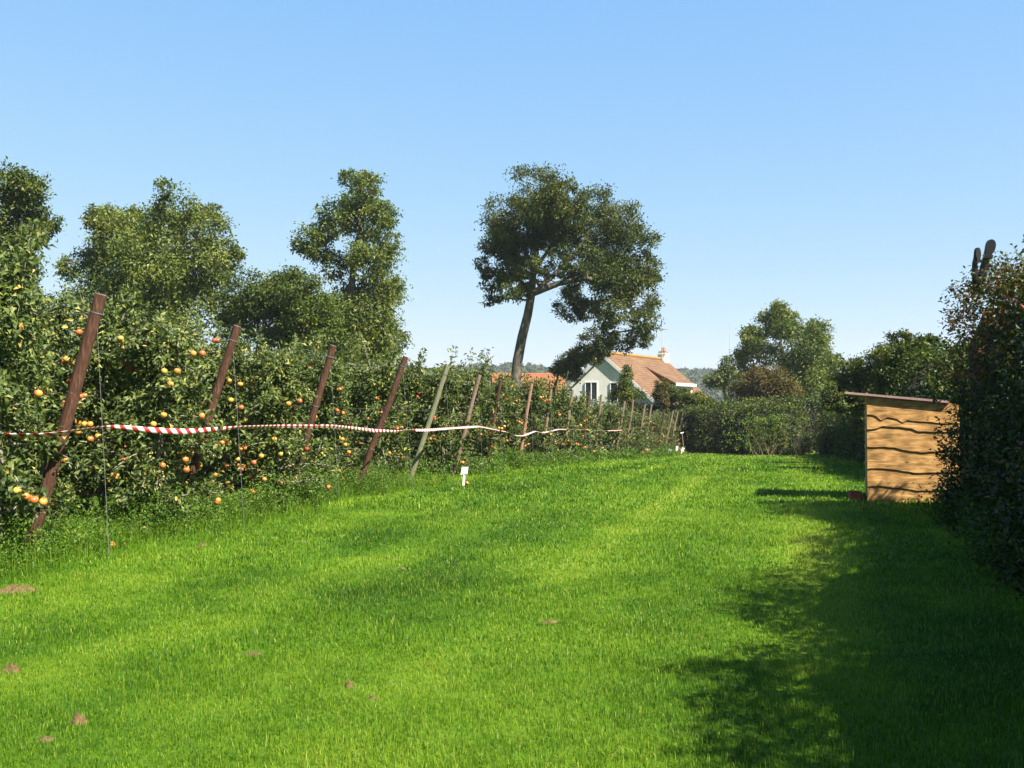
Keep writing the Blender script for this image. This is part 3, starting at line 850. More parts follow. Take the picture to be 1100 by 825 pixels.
    Vv, f, tt = leaf_arrays(Pp, D, Nn, l, w, tint, detail=0)
    fl, mi = [f], np.zeros(len(f))
    if shoot_mb:                                          # quads for the bare shoots
        q = np.array([k for k in shoot_mb.f if len(k) == 4]) + len(Vv)
        Vv = np.concatenate([Vv, np.array([tuple(v) for v in shoot_mb.v])])
        fl.append(q); mi = np.concatenate([mi, np.ones(len(q))]); tt = np.concatenate([tt, np.full(len(q), .5)])
    link('foliage', np_mesh('foliage', Vv, fl, [M[mat], M['dry_twig']], tint=tt, mat_idx=mi), root)
    return root

# hedge closing the far end of the lane
hedge('clipped_hedge', 'dense green hedge closing the far end of the lane', [(9.2, 64.5), (12.4, 62.2), (16.8, 57.5)], 2.6, [2.4, 2.7, 2.9], 'hedge', .13, 26, lump=.3, twig_or_core=50)
hedge('garden_hedge', 'mid-green hedge hiding the foot of the house', [(-2, 66), (3, 66.5), (9, 65.4), (15, 64.2), (22, 62)], 1.8, [2.0, 2.2, 2.9, 3.3, 3.2], 'hedge', .15, 16, lump=.3, twig_or_core=30)
# hedge along the right of the lane beyond the shed
hedge('shady_hedge', 'tall shaded hedge running along the lane behind the shed', [(10.2, 20.0), (12.0, 27), (14.4, 36), (17.6, 48), (19.4, 58)], 3.4, [2.7, 3.0, 2.9, 2.8, 3.0], 'hedge', .11, 26, lump=.42, twig_or_core=90)
# high hedge nearest the camera
def near_hedge():
    w = 2.6
    ys = [-3.5, 1, 5, 9, 11.5, 13.4]
    pts = [(float(hedge_x(y)) + w/2 - (.22 if y < 8 else 0) + (.40 if y > 11 else 0), y) for y in ys]
    pts.append((float(hedge_x(15.3)) + w/2 + .18, 15.3))
    return hedge('high_hedge', 'high overgrown dark hedge along the right side, in front of the shed', pts, w, [3.2, 3.25, 3.25, 3.0, 3.15, 3.5, 3.6], 'near_hedge', .062, 110, lump=.34, twig_or_core=110, core_in=.34, rust=.8)
near_hedge()

# dry bush in the corner of the end hedge
def dry_bush():
    x, y, _ = at(826, 480, 58); y = 57.2; x = (826 - CX)/F*y
    z0 = gzf(x, y)
    root = empty('dry_bush', (x, y, z0), 'dry straw-coloured twiggy bush in front of the end hedge', 'bush')
    tm = MB()
    for i in range(46):
        a = rng.uniform(0, 6.28); t = rng.uniform(.1, 1.0)
        d = Vector((math.cos(a)*t*1.4, math.sin(a)*t*.5, 1.0)); ln = rng.uniform(1.2, 2.3)
        b0 = Vector((rng.normal(0, .7), rng.normal(0, .2), 0)); sw_ = Vector((rng.normal(0, .25), rng.normal(0, .1), 0)); d.x *= .55
        q = [b0 + d * ln * u + sw_ * math.sin(3.2*u) + Vector((0, 0, -.25*u*u)) for u in (0, .25, .5, .75, 1)]
        tm.tube(q, [.020, .016, .012, .009, .005], k=4, cap=False)
    tm.build('twigs', M['dry_twig'], root)
    C = np.stack([rng.normal(0, 1.0, 320), rng.normal(0, .4, 320), rng.uniform(.3, 2.3, 320)], -1)
    P, D, Nn, l, w, tint = clump_leaves(C, np.full(320, 9), .25, .12, .5, np.full(320, .72), unit(320))
    Vv, f, tt = leaf_arrays(P, D, Nn, l, w, tint, detail=0)
    link('foliage', np_mesh('foliage', Vv, [f], M['weed'], tint=tt), root)
dry_bush()

# ------------------------------------------------------------------ shed
def wood_material(name, stops, grain=(.7, 1, 8), scale=3.0, bump=.5):
    m, nt, out = new_mat(name)
    L = nt.links
    tc = N(nt, "ShaderNodeTexCoord")
    mp = N(nt, "ShaderNodeMapping"); mp.inputs['Scale'].default_value = grain
    L.new(tc.outputs['Object'], mp.inputs[0])
    n = N(nt, "ShaderNodeTexNoise"); n.inputs['Scale'].default_value = scale; n.inputs['Detail'].default_value = 10; n.inputs['Roughness'].default_value = .68; n.inputs['Distortion'].default_value = .6
    L.new(mp.outputs[0], n.inputs[0])
    r = ramp(nt, stops); L.new(n.outputs[0], r.inputs[0])
    n2 = N(nt, "ShaderNodeTexNoise"); n2.inputs['Scale'].default_value = 4.3; n2.inputs['Detail'].default_value = 5
    mp2 = N(nt, "ShaderNodeMapping"); mp2.inputs['Scale'].default_value = (1, 1, 2.6); L.new(tc.outputs['Object'], mp2.inputs[0])
    L.new(mp2.outputs[0], n2.inputs[0])
    r2 = ramp(nt, [(.39, (1, 1, 1)), (.53, (.66, .62, .54)), (.68, (.30, .33, .28))]); L.new(n2.outputs[0], r2.inputs[0])
    mx = N(nt, "ShaderNodeMix", data_type='RGBA', blend_type='MULTIPLY'); mx.inputs[0].default_value = .9
    L.new(r.outputs[0], mx.inputs[6]); L.new(r2.outputs[0], mx.inputs[7])
    vo = N(nt, "ShaderNodeTexVoronoi"); vo.inputs['Scale'].default_value = 3.4        # knots
    mp3 = N(nt, "ShaderNodeMapping"); mp3.inputs['Scale'].default_value = (1, .3, 1.7); L.new(tc.outputs['Object'], mp3.inputs[0]); L.new(mp3.outputs[0], vo.inputs[0])
    rk = ramp(nt, [(.0, (.10, .06, .035)), (.07, (.32, .22, .13)), (.13, (1, 1, 1))]); L.new(vo.outputs['Distance'], rk.inputs[0])
    mk = N(nt, "ShaderNodeMix", data_type='RGBA', blend_type='MULTIPLY'); mk.inputs[0].default_value = .8
    L.new(mx.outputs[2], mk.inputs[6]); L.new(rk.outputs[0], mk.inputs[7]); mx = mk
    p = N(nt, "ShaderNodeBsdfPrincipled"); p.inputs['Roughness'].default_value = .75; p.inputs['Specular IOR Level'].default_value = .25
    b = N(nt, "ShaderNodeBump"); b.inputs['Strength'].default_value = bump; b.inputs['Distance'].default_value = .01
    L.new(n.outputs[0], b.inputs['Height']); L.new(b.outputs[0], p.inputs['Normal'])
    L.new(mx.outputs[2], p.inputs['Base Color']); L.new(p.outputs[0], out.inputs[0])
    return m
M['plank'] = wood_material('waney_plank', [(.30, (0.168, 0.09, 0.0308)), (.46, (0.3696, 0.198, 0.0672)), (.60, (0.4816, 0.282, 0.105)), (.76, (0.5824, 0.384, 0.175))])
M['waney_bark'] = noise_mat('waney_edge_bark', [(.3, (.05, .03, .015)), (.7, (.16, .09, .04))], scale=9, rough=.95)
M['felt'] = noise_mat('roof_felt', [(.3, (0.1885, 0.114, 0.1054)), (.7, (0.3298, 0.2166, 0.1984))], scale=8, rough=.9)

def shed():
    Y = 17.15; s = Y / F
    x0 = (931 - CX) * s; z0 = gzf(x0, Y)
    root = empty('garden_shed', (x0, Y, z0), 'small shed clad in wavy-edged golden planks with a sloping roof', 'shed')
    root.rotation_euler = (0, 0, R(-18))
    Wd, Dp, H = 1.46, 1.5, 1.86
    # waney boards, photo y of the lower edges at the left and right end; board laps over the one below
    px_edges = [                                     # lower edge profiles (px, py) from top board to bottom
        [(931,448),(940,450),(944,456),(951,452),(960,454),(966,458),(975,455),(990,457),(1008,459)],
        [(931,471),(942,469),(949,465),(962,466),(976,470),(990,471),(1008,472)],
        [(931,499),(945,498),(958,499),(972,503),(985,504),(995,501),(1008,503)],
        [(931,532-9),(945,520),(960,523),(975,526),(990,525),(1008,525)],
        [(931,543-2.5),(940,542),(960,542),(980,543),(1008,544)]]
    px_edges[3] = [(931,523),(940,520),(952,521),(965,523),(985,526),(1008,525)]
    px_edges.insert(4, [(931,541.5-18),(1008,525)]); px_edges.pop(4)
    rows = [[(p - 931, q) for p, q in e] for e in px_edges[:4]]
    rows[3] = [(0,503.5+0),(14,503),(30,505),(46,507.5),(77,506)]
    rows[2] = [(0,481),(12,480.5),(28,481),(44,485),(56,486),(77,483)]
    rows[1] = [(0,462),(10,461),(16,458),(30,459),(45,461),(50,463.5),(77,464)]
    rows[0] = [(0,446),(9,447),(14,452.5),(20,449),(30,451),(36,454.5),(40,452),(60,454),(77,455)]
    rows.append([(0,523),(12,522),(30,523.5),(50,526),(77,525)])
    rows.append([(0,541),(77,542)])
    xs = np.linspace(0, Wd, 64)
    cl = MB()
    zt = np.interp(xs, [(908 - 931) * s, (1003 - 931) * s], [EYE + (HZ - 421.0) * s - z0, EYE + (HZ - 431.0) * s - z0]) - .038
    top_prev = zt.copy()
    for i, e in enumerate(rows):
        e = np.array(e, float)
        lo = EYE + (HZ - np.interp(xs / s, e[:, 0], e[:, 1])) * s - z0
        if i < len(rows) - 1:
            lo = lo + .010 * (vnoise(xs * 14, xs*0 + i * 7, 61) - .5) + .012 * (vnoise(xs * 5, xs*0 + i * 3, 62) - .5)
        lo = np.maximum(lo, -.03)
        hi = top_prev.copy() + (.05 if i else 0)
        hi = np.minimum(hi, zt)
        # each board leans out over the one below: the lower edge sits proud
        yb, yt = -.034, -.010
        vs = []
        for k in range(64):
            vs += [(xs[k], yt, hi[k]), (xs[k], yb + .004, lo[k] + .011), (xs[k], yb + .008, lo[k]), (xs[k], yb + .02, lo[k]), (xs[k], 0.012, hi[k])]
        fs, mi = [], []
        for k in range(63):
            a, b = k * 5, k * 5 + 5
            for q, mm in ((0, 0), (1, 1), (2, 1), (3, 0), (4, 0)):
                q2 = (q + 1) % 5
                fs.append((a + q, a + q2, b + q2, b + q)); mi.append(mm)
        fs += [(0, 4, 3, 2, 1), tuple(63*5 + q for q in range(5))]; mi += [0, 0]
        base = len(cl.v)
        cl.v += [tuple(v) for v in vs]; cl.f += [tuple(j + base for j in f) for f in fs]; cl.m += mi
        top_prev = lo
    cl.build('front_cladding', [M['plank'], M['waney_bark']], root)
    sw = MB()
    for i in range(6):
        sw.box((.004, .022, i*.31 - .02), (.035, Dp, i*.31 + .27)); sw.box((-.012, .022, i*.31 + .26), (.018, Dp, i*.31 + .31))
    sw.build('side_wall', M['plank'], root)
    sw = MB(); sw.box((Wd - .035, .022, 0), (Wd - .004, Dp, H - .20)); sw.build('side_wall', M['plank'], root)
    sw = MB(); sw.box((.04, Dp - .03, 0), (Wd - .04, Dp - .001, H - .22)); sw.build('back_wall', M['plank'], root)
    for x in (.04, Wd - .10):
        p = MB(); p.box((x, .03, -.05), (x + .06, .09, H - .06 if x < .5 else H - .22)); p.build('corner_post', M['plank'], root)
    rf = MB()
    zl = EYE + (HZ - 421.0) * s - z0; zr = EYE + (HZ - 431.0) * s - z0
    xl, xr = (908 - 931) * s, (1003 - 931) * s + .15
    rf.prism([(xl, -.05, zl), (xr, -.05, zr), (xr, -.05, zr - .035), (xl, -.05, zl - .028)], (0, Dp + .35, 0.0))
    roof = rf.build('roof', M['felt'], root)
    b = MB(); b.prism([(xl + .01, -.076, zl + .004), (xr, -.076, zr + .004), (xr, -.076, zr - .036), (xl + .01, -.076, zl - .030)], (0, .024, 0)); b.build('roof_edge', M['felt'], roof)
    return x0, z0
sx, sz = shed()

# low reddish box beside the shed
M['red_brown'] = noise_mat('red_brown_wood', [(.3, (.14, .035, .018)), (.7, (.26, .075, .035))], scale=9, rough=.85, stretch=(1, 1, 6))
b = MB()
b.box((0, 0, 0), (.20, .32, .02))
for (lo, hi) in (((0, 0, .021), (.20, .02, .15)), ((0, .30, .021), (.20, .32, .15)), ((0, .022, .021), (.02, .298, .15)), ((.18, .022, .021), (.20, .298, .15))): b.box(lo, hi)
x = sx - .23
tag(b.build('low_box', M['red_brown'], None, (x, 17.35, gzf(x, 17.35) - .01), (0, 0, R(-10))), 'low reddish-brown wooden box on the grass against the shed corner', 'box')

# ------------------------------------------------------------------ boots upside down on the hedge
M['rubber'] = noise_mat('black_rubber', [(.3, (.004, .005, .006)), (.7, (.010, .011, .013))], scale=6, rough=.35, spec=.5)
M['sole'] = noise_mat('grey_sole', [(.3, (.005, .006, .008)), (.7, (.012, .014, .017))], scale=14, rough=.6)
def boot(px, top, bot, lab, lean, sc, yaw):
    Y = 14.6; s = Y / F
    zt = EYE + (HZ - top) * s; zb = EYE + (HZ - bot) * s
    X = (px - CX) * s
    root = empty('rubber_boot', (X, Y, zb), lab, 'boot', 'black boots upside down on the hedge')
    root.rotation_euler = (R(4), lean, yaw)
    h = zt - zb
    # shaft rising out of the hedge, ankle, foot pointing up with its sole to the viewer
    k = 18
    prof = [(-.30, .050, .052, .02), (0, .050, .052, .02), (.25*h, .047, .048, .02), (.42*h, .045, .043, .015), (.52*h, .047, .045, .0), (.62*h, .046, .040, -.012), (.74*h, .050, .034, -.02), (.86*h, .052, .028, -.026), (.95*h, .042, .022, -.03), (1.0*h, .018, .012, -.032)]
    vs = [(sc*a*math.cos(2*math.pi*j/k), oy + sc*b_*math.sin(2*math.pi*j/k), z) for z, a, b_, oy in prof for j in range(k)]
    fs = [(i*k+j, i*k+(j+1) % k, (i+1)*k+(j+1) % k, (i+1)*k+j) for i in range(len(prof)-1) for j in range(k)] + [tuple(range(k))[::-1], tuple(range((len(prof)-1)*k, len(prof)*k))]
    mb = MB(); mb.add(vs, fs); mb.build('boot_upper', M['rubber'], root, smooth=True)
    out = []
    for i in range(28):
        a = 2*math.pi*i/28
        zz = .75*h + .25*h*math.sin(a)*1.02
        ww = sc*(.056 + .006*math.sin(a))*math.cos(a)
        out.append((ww, -.062*sc - .012, zz))
    mb = MB(); mb.prism(out[::-1], (0, .03, 0)); mb.build('sole', M['sole'], root)
    mb = MB(); mb.prism([(-.046*sc, -.085*sc, .42*h), (.046*sc, -.085*sc, .42*h), (.048*sc, -.085*sc, .54*h), (-.048*sc, -.085*sc, .54*h)], (0, .075*sc, 0)); mb.build('heel', M['rubber'], root)
boot(1058, 257, 292, 'larger black rubber boot standing upside down on top of the high hedge, grey sole showing', R(12), 1.25, R(-12))
boot(1050, 266, 294, 'smaller black rubber boot upside down on the hedge, left beside the larger one', R(-6), .85, R(20))

# ------------------------------------------------------------------ orchard
RD = np.array([-.955, .296])                       # direction of a row, away from the lane

def make_apple_tree(seed, leaves, leaf, detail, H=2.75):
    r = np.random.default_rng(seed)
    mb = MB()
    lead = [(r.normal(0, .03), r.normal(0, .03), z) for z in np.linspace(-.05, H - .25, 7)]
    mb.tube(lead, np.linspace(.045, .014, 7), k=7, jit=.1)
    C, DD = [], []
    nb = 40
    for i in range(nb):
        z = .22 + (H - .55) * (i / (nb - 1)) ** .92
        az = i * 2.4 + r.uniform(-.5, .5)
        ln = (.98 - .55 * (z / H)) * r.uniform(.6, 1.12)
        el = r.uniform(-.15, .5)
        d = np.array([math.cos(az) * math.cos(el), math.sin(az) * math.cos(el), math.sin(el)])
        p0 = np.array([np.interp(z, [l[2] for l in lead], [l[0] for l in lead]), np.interp(z, [l[2] for l in lead], [l[1] for l in lead]), z])
        pts = [p0 + d * ln * u + np.array([0, 0, -.32]) * ln * u * u for u in (0, .3, .6, .85, 1)]
        mb.tube([Vector(p) for p in pts], [.014, .011, .008, .006, .003], k=5, cap=False)
        for u in np.linspace(.10, 1, 16):
            C.append(p0 + d * ln * u + np.array([0, 0, -.32]) * ln * u * u); DD.append(d)
            if r.random() < .45:                   # spur
                sp = r.normal(0, 1, 3); sp[2] = abs(sp[2]); sp *= .16 / np.linalg.norm(sp)
                C.append(C[-1] + sp); DD.append(d * .4 + sp * 4)
    for i in range(9):                             # upright shoots at the top
        az = r.uniform(0, 6.28); z = r.uniform(H - 1.0, H - .3)
        d = np.array([math.cos(az) * .3, math.sin(az) * .3, 1.]); d /= np.linalg.norm(d)
        p0 = np.array([math.cos(az) * .18, math.sin(az) * .18, z]); ln = r.uniform(.3, .75)
        mb.tube([Vector(p0 + d * ln * u) for u in (0, .5, 1)], [.008, .006, .003], k=4, cap=False)
        for u in np.linspace(.1, 1, 11): C.append(p0 + d * ln * u); DD.append(d)
    C = np.array(C); DD = np.array(DD)
    idx = r.integers(0, len(C), leaves)
    off = r.normal(0, .055, (leaves, 3))
    P = C[idx] + off
    P[:, 2] = np.maximum(P[:, 2], .05)
    out = P * np.array([1, 1, 0]); out = out / (np.linalg.norm(out, axis=1, keepdims=True) + .05)
    D = DD[idx] * .45 + out * .35 + r.normal(0, .65, (leaves, 3)) + np.array([0, 0, -.10])
    Nn = np.array([0, 0, .8]) + out * .35 + r.normal(0, .55, (leaves, 3))
    ctint = r.normal(.46, .13, len(C))
    tint = np.clip(ctint[idx] + r.normal(0, .15, leaves) + .10 * (P[:, 2] / H - .4), 0, .95)
    yl = r.random(leaves) < .02; tint[yl] = r.uniform(.93, 1, yl.sum())
    l = leaf * r.uniform(.6, 1.25, leaves)
    V, f, tt = leaf_arrays(P, D, Nn, l, l * r.uniform(.32, .50, leaves), tint, fold=.25, curl=.28, detail=detail)
    trunk = mb.mesh('trunk', M['apple_bark'], smooth=True)
    crown = np_mesh('crown', V, [f], M['apple_leaf'], tint=tt)
    # places where fruit can hang: outer ends
    sel = C[(np.hypot(C[:, 0], C[:, 1]) > .42) & (C[:, 2] > .35) & (C[:, 2] < H - .45)]
    return trunk, crown, sel

NEAR = [make_apple_tree(100 + i, 6600, .098, 1) for i in range(5)]
MID = [make_apple_tree(200 + i, 3600, .112, 0) for i in range(5)]
FAR = [make_apple_tree(300 + i, 1700, .145, 0) for i in range(4)]

def apple_material(name, a, b):
    m, nt, out = new_mat(name)
    L = nt.links
    tc = N(nt, "ShaderNodeTexCoord"); oi = N(nt, "ShaderNodeObjectInfo")
    n = N(nt, "ShaderNodeTexNoise"); n.inputs['Scale'].default_value = 14; n.inputs['Detail'].default_value = 4
    L.new(tc.outputs['Object'], n.inputs[0])
    sx_ = N(nt, "ShaderNodeSeparateXYZ"); L.new(tc.outputs['Object'], sx_.inputs[0])
    ad = N(nt, "ShaderNodeMath", operation='MULTIPLY_ADD'); ad.inputs[1].default_value = 9; 
    L.new(sx_.outputs[0], ad.inputs[0]); L.new(n.outputs[0], ad.inputs[2])
    ad2 = N(nt, "ShaderNodeMath", operation='ADD'); L.new(ad.outputs[0], ad2.inputs[0])
    sc_ = N(nt, "ShaderNodeMath", operation='MULTIPLY_ADD'); sc_.inputs[1].default_value = .5; sc_.inputs[2].default_value = -.25
    L.new(oi.outputs['Random'], sc_.inputs[0]); L.new(sc_.outputs[0], ad2.inputs[1])
    r = ramp(nt, [(.25, a), (.75, b)]); L.new(ad2.outputs[0], r.inputs[0])
    p = N(nt, "ShaderNodeBsdfPrincipled"); p.inputs['Roughness'].default_value = .35; p.inputs['Specular IOR Level'].default_value = .45
    L.new(r.outputs[0], p.inputs['Base Color']); L.new(p.outputs[0], out.inputs[0])
    return m
AM = [apple_material('apple_skin_orange', (.42, .22, .035), (.40, .09, .025)), apple_material('apple_skin_red', (.36, .13, .03), (.30, .04, .018)), apple_material('apple_skin_yellow', (.36, .26, .04), (.40, .15, .03))]
def apple_mesh(m, r=.038, k=14):
    prof = [(.004, -.72), (.30, -.80), (.62, -.66), (.88, -.30), (.98, .08), (.93, .45), (.72, .74), (.42, .86), (.16, .78), (.05, .62)]
    mb = MB(); mb.lathe([(a * r, z * r) for a, z in prof], k=k)
    mb.tube([(0, 0, .6*r), (.1*r, 0, 1.0*r), (.25*r, .05*r, 1.35*r)], [.0022, .002, .0018], k=4)
    return mb.mesh('apple', m, smooth=True)
APPLES = [apple_mesh(m) for m in AM]

POST_BASE_PX = [33, 190, 309, 383, 440, 487, 521, 557, 581, 603, 623, 638, 660, 671, 682, 691, 705, 712, 718, 723]
POST_TOP = [(108,316), (254,350), (358,371), (436,383), (481,393), (515,403), (538,408), (571,412), (592,418), (615,420), (633,421), (646,424), (671,431), (680,430), (693,434), (700,434), (714,440), (723,441), (728,442), (734,442)]
ORD = ['first', 'second', 'third', 'fourth', 'fifth', 'sixth', 'seventh', 'eighth', 'ninth', 'tenth', 'eleventh', 'twelfth', 'thirteenth', 'fourteenth', 'fifteenth', 'sixteenth', 'seventeenth', 'eighteenth', 'nineteenth', 'twentieth']
POST_LABEL = ['thick dark red-brown post leaning among apples, the leftmost and tallest', 'red-brown post with its foot hidden in leaves and red apples by its top', 'short-looking brown post sunk in leaves left of the fully bare one',
              'red-brown leaning post standing fully clear of the leaves', 'pale green-grey leaning post, the only greenish one', 'greyish weathered post just beyond the pale green one',
              'dark slim post between the greyish one and the sunlit pinkish one', 'sunlit pinkish-brown post clear of the leaves at the tape']
POST_LABEL += [f'weathered grey-brown orchard post, {ORD[i]} of the line counted from the left' for i in range(8, 20)]
M['post_brown'] = noise_mat('red_brown_post', [(.3, (0.0272, 0.0136, 0.00935)), (.55, (0.06375, 0.0289, 0.0187)), (.75, (0.1275, 0.06375, 0.0408))], scale=5, rough=.85, stretch=(9, 9, .8), bump=.5, bdist=.01)
M['post_green'] = noise_mat('green_treated_post', [(.3, (0.0986, 0.0986, 0.0551)), (.7, (0.1682, 0.1682, 0.1044))], scale=5, rough=.85, stretch=(9, 9, .8), bump=.4, bdist=.01)
M['post_grey'] = noise_mat('weathered_post', [(.3, (0.087, 0.058, 0.0406)), (.6, (0.174, 0.1218, 0.0928)), (.8, (0.2436, 0.1972, 0.1624))], scale=5, rough=.85, stretch=(9, 9, .8), bump=.4, bdist=.01)
M['post_pink'] = noise_mat('pinkish_post', [(.3, (0.1392, 0.0696, 0.0435)), (.7, (0.2552, 0.1508, 0.1044))], scale=5, rough=.85, stretch=(9, 9, .8))
M['wire'] = noise_mat('galvanised_wire', [(.3, (.07, .072, .075)), (.7, (.15, .152, .155))], scale=40, rough=.6, spec=.3)
M['cut_end'] = noise_mat('sawn_end', [(.3, (0.1276, 0.0754, 0.0522)), (.7, (0.2088, 0.1392, 0.1044))], scale=30, rough=.9)

rows = []
for i, (bp, (tx, ty)) in enumerate(zip(POST_BASE_PX, POST_TOP)):
    Y = 9202 / (871 - bp)
    if i == 0: Y = 11.0
    X = (bp - CX) / F * Y
    z0 = gzf(X, Y)
    Yt = Y - .18
    T = Vector(at(tx, ty, Yt)) - Vector((X, Y, z0))
    rows.append((X, Y, z0, T))
    root = empty('orchard_post', (X, Y, z0), POST_LABEL[i], 'post', 'leaning end posts of the apple rows')
    rr = [.068, .056, .058, .056, .055, .05, .045, .05][i] if i < 8 else .048
    mat = M['post_green'] if i == 4 else M['post_pink'] if i == 7 else M['post_brown'] if i in (0, 1, 2, 3) else M['post_grey'] if i in (5, 8, 9, 13, 15, 18, 19) else M['post_brown'] if i in (6, 10, 16) else M['post_grey']
    mb = MB(); n = 7
    pts = [T * u - T.normalized() * (.25 if u == 0 else 0) + Vector((rng.normal(0, .006), rng.normal(0, .006), 0)) for u in np.linspace(0, 1, n)]
    mb.tube(pts, list(np.linspace(rr * 1.08, rr * .95, n)), k=12, cap=True, jit=.05)
    mb.m[-1] = 1
    mb.build('shaft', [mat, M['cut_end']], root, smooth=False)
    # anchor wire from the head of the post to the ground, row wires into the trees
    gw = MB()
    hd = T * .93
    ax, ay = X + T.x * 1.16, Y + T.y * 1.0 - .05
    gw.tube([hd, Vector((ax - X, ay - Y, gzf(ax, ay) - z0 - .05))], .0024 if i < 8 else .004, k=5)
    gw.build('anchor_wire', M['wire'], root)
    rw = MB()
    for u in (.32, .62, .93):
        p = T * u; q = p + Vector((RD[0] * 7.5, RD[1] * 7.5, -.03))
        rw.tube([p, (p + q) / 2 + Vector((0, 0, -.02)), q], .0035, k=4)
        nv = T.normalized()
        rw.tube([p - nv*.006, p + nv*.006], rr * 1.06, k=12, cap=False)
    rw.build('row_wire', M['wire'], root)

trees = []                                          # (root, world location, row)
cnt_near = 0
for i, (X, Y, z0, T) in enumerate(rows):
    nt_ = 7 if i < 8 else 5
    for j in range(nt_):
        clear = i in (3, 4, 7)
        dist = (.62 if clear else .02 if i < 5 else .22) + j * 1.0 + (rng.uniform(-.06, .06))
        x = X + RD[0] * dist + rng.normal(0, .04); y = Y + RD[1] * dist + rng.normal(0, .06) + (.12 if clear else -.46 if i < 3 else -.28 if i < 5 else -.12)
        lib = NEAR if (i < 4 and j < 3) or i < 3 else MID if i < 9 else FAR
        tm, cm, sel = lib[(i * 3 + j * 2 + (j > 1)) % len(lib)]
        if j == 0: lab = f'apple tree ending its row beside the {ORD[i]} post from the left'
        else: lab = f'{ORD[j]} apple tree inward from the {ORD[i]} post from the left'
        root = empty('apple_tree', (x, y, gzf(x, y)), lab, 'apple tree', 'end trees of the apple rows' if j == 0 else f'inner trees of the {ORD[i]} apple row')
        hs = [1.16, 1.08, 1.02, .97, .95, 1.03, 1.02, 1.02, 1.0, .98, .95, .92, .9, .88, .88, .86, .84, .82, .8, .78][i] * rng.uniform(.94, 1.07)
        root.scale = (rng.uniform(.95, 1.1), rng.uniform(.95, 1.1), hs)
        root.rotation_euler = (0, 0, rng.uniform(0, 6.28))
        link('trunk', tm, root); link('crown', cm, root)
        trees.append((root, i, j, sel))
# fruit
rot = lambda v, a: np.array([v[0]*math.cos(a) - v[1]*math.sin(a), v[0]*math.sin(a) + v[1]*math.cos(a), v[2]])
def hang(root, local, kind, size=1.0):
    o = link('apple', APPLES[kind], root)
    o.location = local
    s_ = root.scale
    o.scale = (size / s_[0], size / s_[1], size / s_[2])
    o.rotation_euler = (rng.uniform(-.4, .4), rng.uniform(-.4, .4), rng.uniform(0, 6.28))
    return o
for root, i, j, sel in trees:
    if j > (3 if i < 5 else 1): continue
    n = int(rng.integers(7, 12)) if i < 5 else int(rng.integers(6, 11))
    if j > 1: n //= 2
    a = root.rotation_euler[2]
    # only fruit on the sides the lane can see
    w = np.array([rot(p, a) for p in sel])
    vis = np.where((w[:, 1] < .05) | ((w[:, 0] > .15) if j == 0 else (w[:, 1] < -.2)))[0]
    for q in rng.choice(vis, n):
        p = sel[q] * np.array([1.02, 1.02, 1]) + rng.normal(0, .04, 3) + np.array([0, 0, -.06])
        k = int(rng.choice([0, 0, 0, 1, 1, 2])) if i < 5 else int(rng.choice([0, 1, 1, 0]))
        hang(root, p, k, rng.uniform(.85, 1.15) * (1.0 if i < 8 else 1.15))
        for _ in range(int(rng.choice([0, 0, 1, 2]))): hang(root, p + np.array([.075*rng.choice([-1, 1]), rng.uniform(-.05, .05), rng.uniform(-.06, .05)]), k, rng.uniform(.85, 1.1))
# clusters the photograph shows near the first posts
SEEN = [(84,357,0),(71,386,2),(77,390,2),(41,423,0),(84,454,2),(91,456,2),(97,456,0),(84,464,2),(98,472,0),(106,469,2),(65,494,2),(72,495,2),(20,527,2),(29,533,2),(48,539,0),(38,537,0),
        (176,399,2),(190,399,0),(183,413,2),(246,409,2),(248,430,2),(258,413,0),(233,366,1),(230,366,1),(207,380,0),(217,380,0),(176,446,0),(165,456,2),(217,447,2),(147,514,0),(155,509,0),(175,500,0),(200,494,0),(201,505,1),(228,518,0),(224,526,0),(232,510,0),(245,501,0),(245,519,2),(249,524,2),(242,479,1),(229,490,2),(221,540,0),(271,528,0),(273,497,1),(259,438,0),(362,441,1),(339,448,2),(357,517,0),(369,515,0),(345,519,2),(310,434,2),(322,431,0),(272,529,0),(281,490,0),(302,488,2),(295,472,2),(368,472,0),(371,478,0),(375,486,0)]
for px, py, k in SEEN:
    best = None
    for root, i, j, sel in trees:
        if i > 4 or j > 3: continue
        x, y, z = root.location
        yf = y - .52
        pxx = CX + F * x / y
        sc_ = abs(pxx - px) / F * y
        P = at(px, py, yf)
        if P[2] - z < .12 or P[2] - z > 2.6 or sc_ > .55: continue
        if best is None or y < best[0]: best = (y, root, P)
    if best is None: continue
    _, root, P = best
    a = root.rotation_euler[2]; s_ = root.scale
    dx, dy = P[0] - root.location.x, P[1] - root.location.y
    h = math.hypot(dx, dy)
    loc = np.array([(dx*math.cos(-a) - dy*math.sin(-a)) / s_[0], (dx*math.sin(-a) + dy*math.cos(-a)) / s_[1], (P[2] - root.location.z) / s_[2]])
    hang(root, loc, k, 1.12)

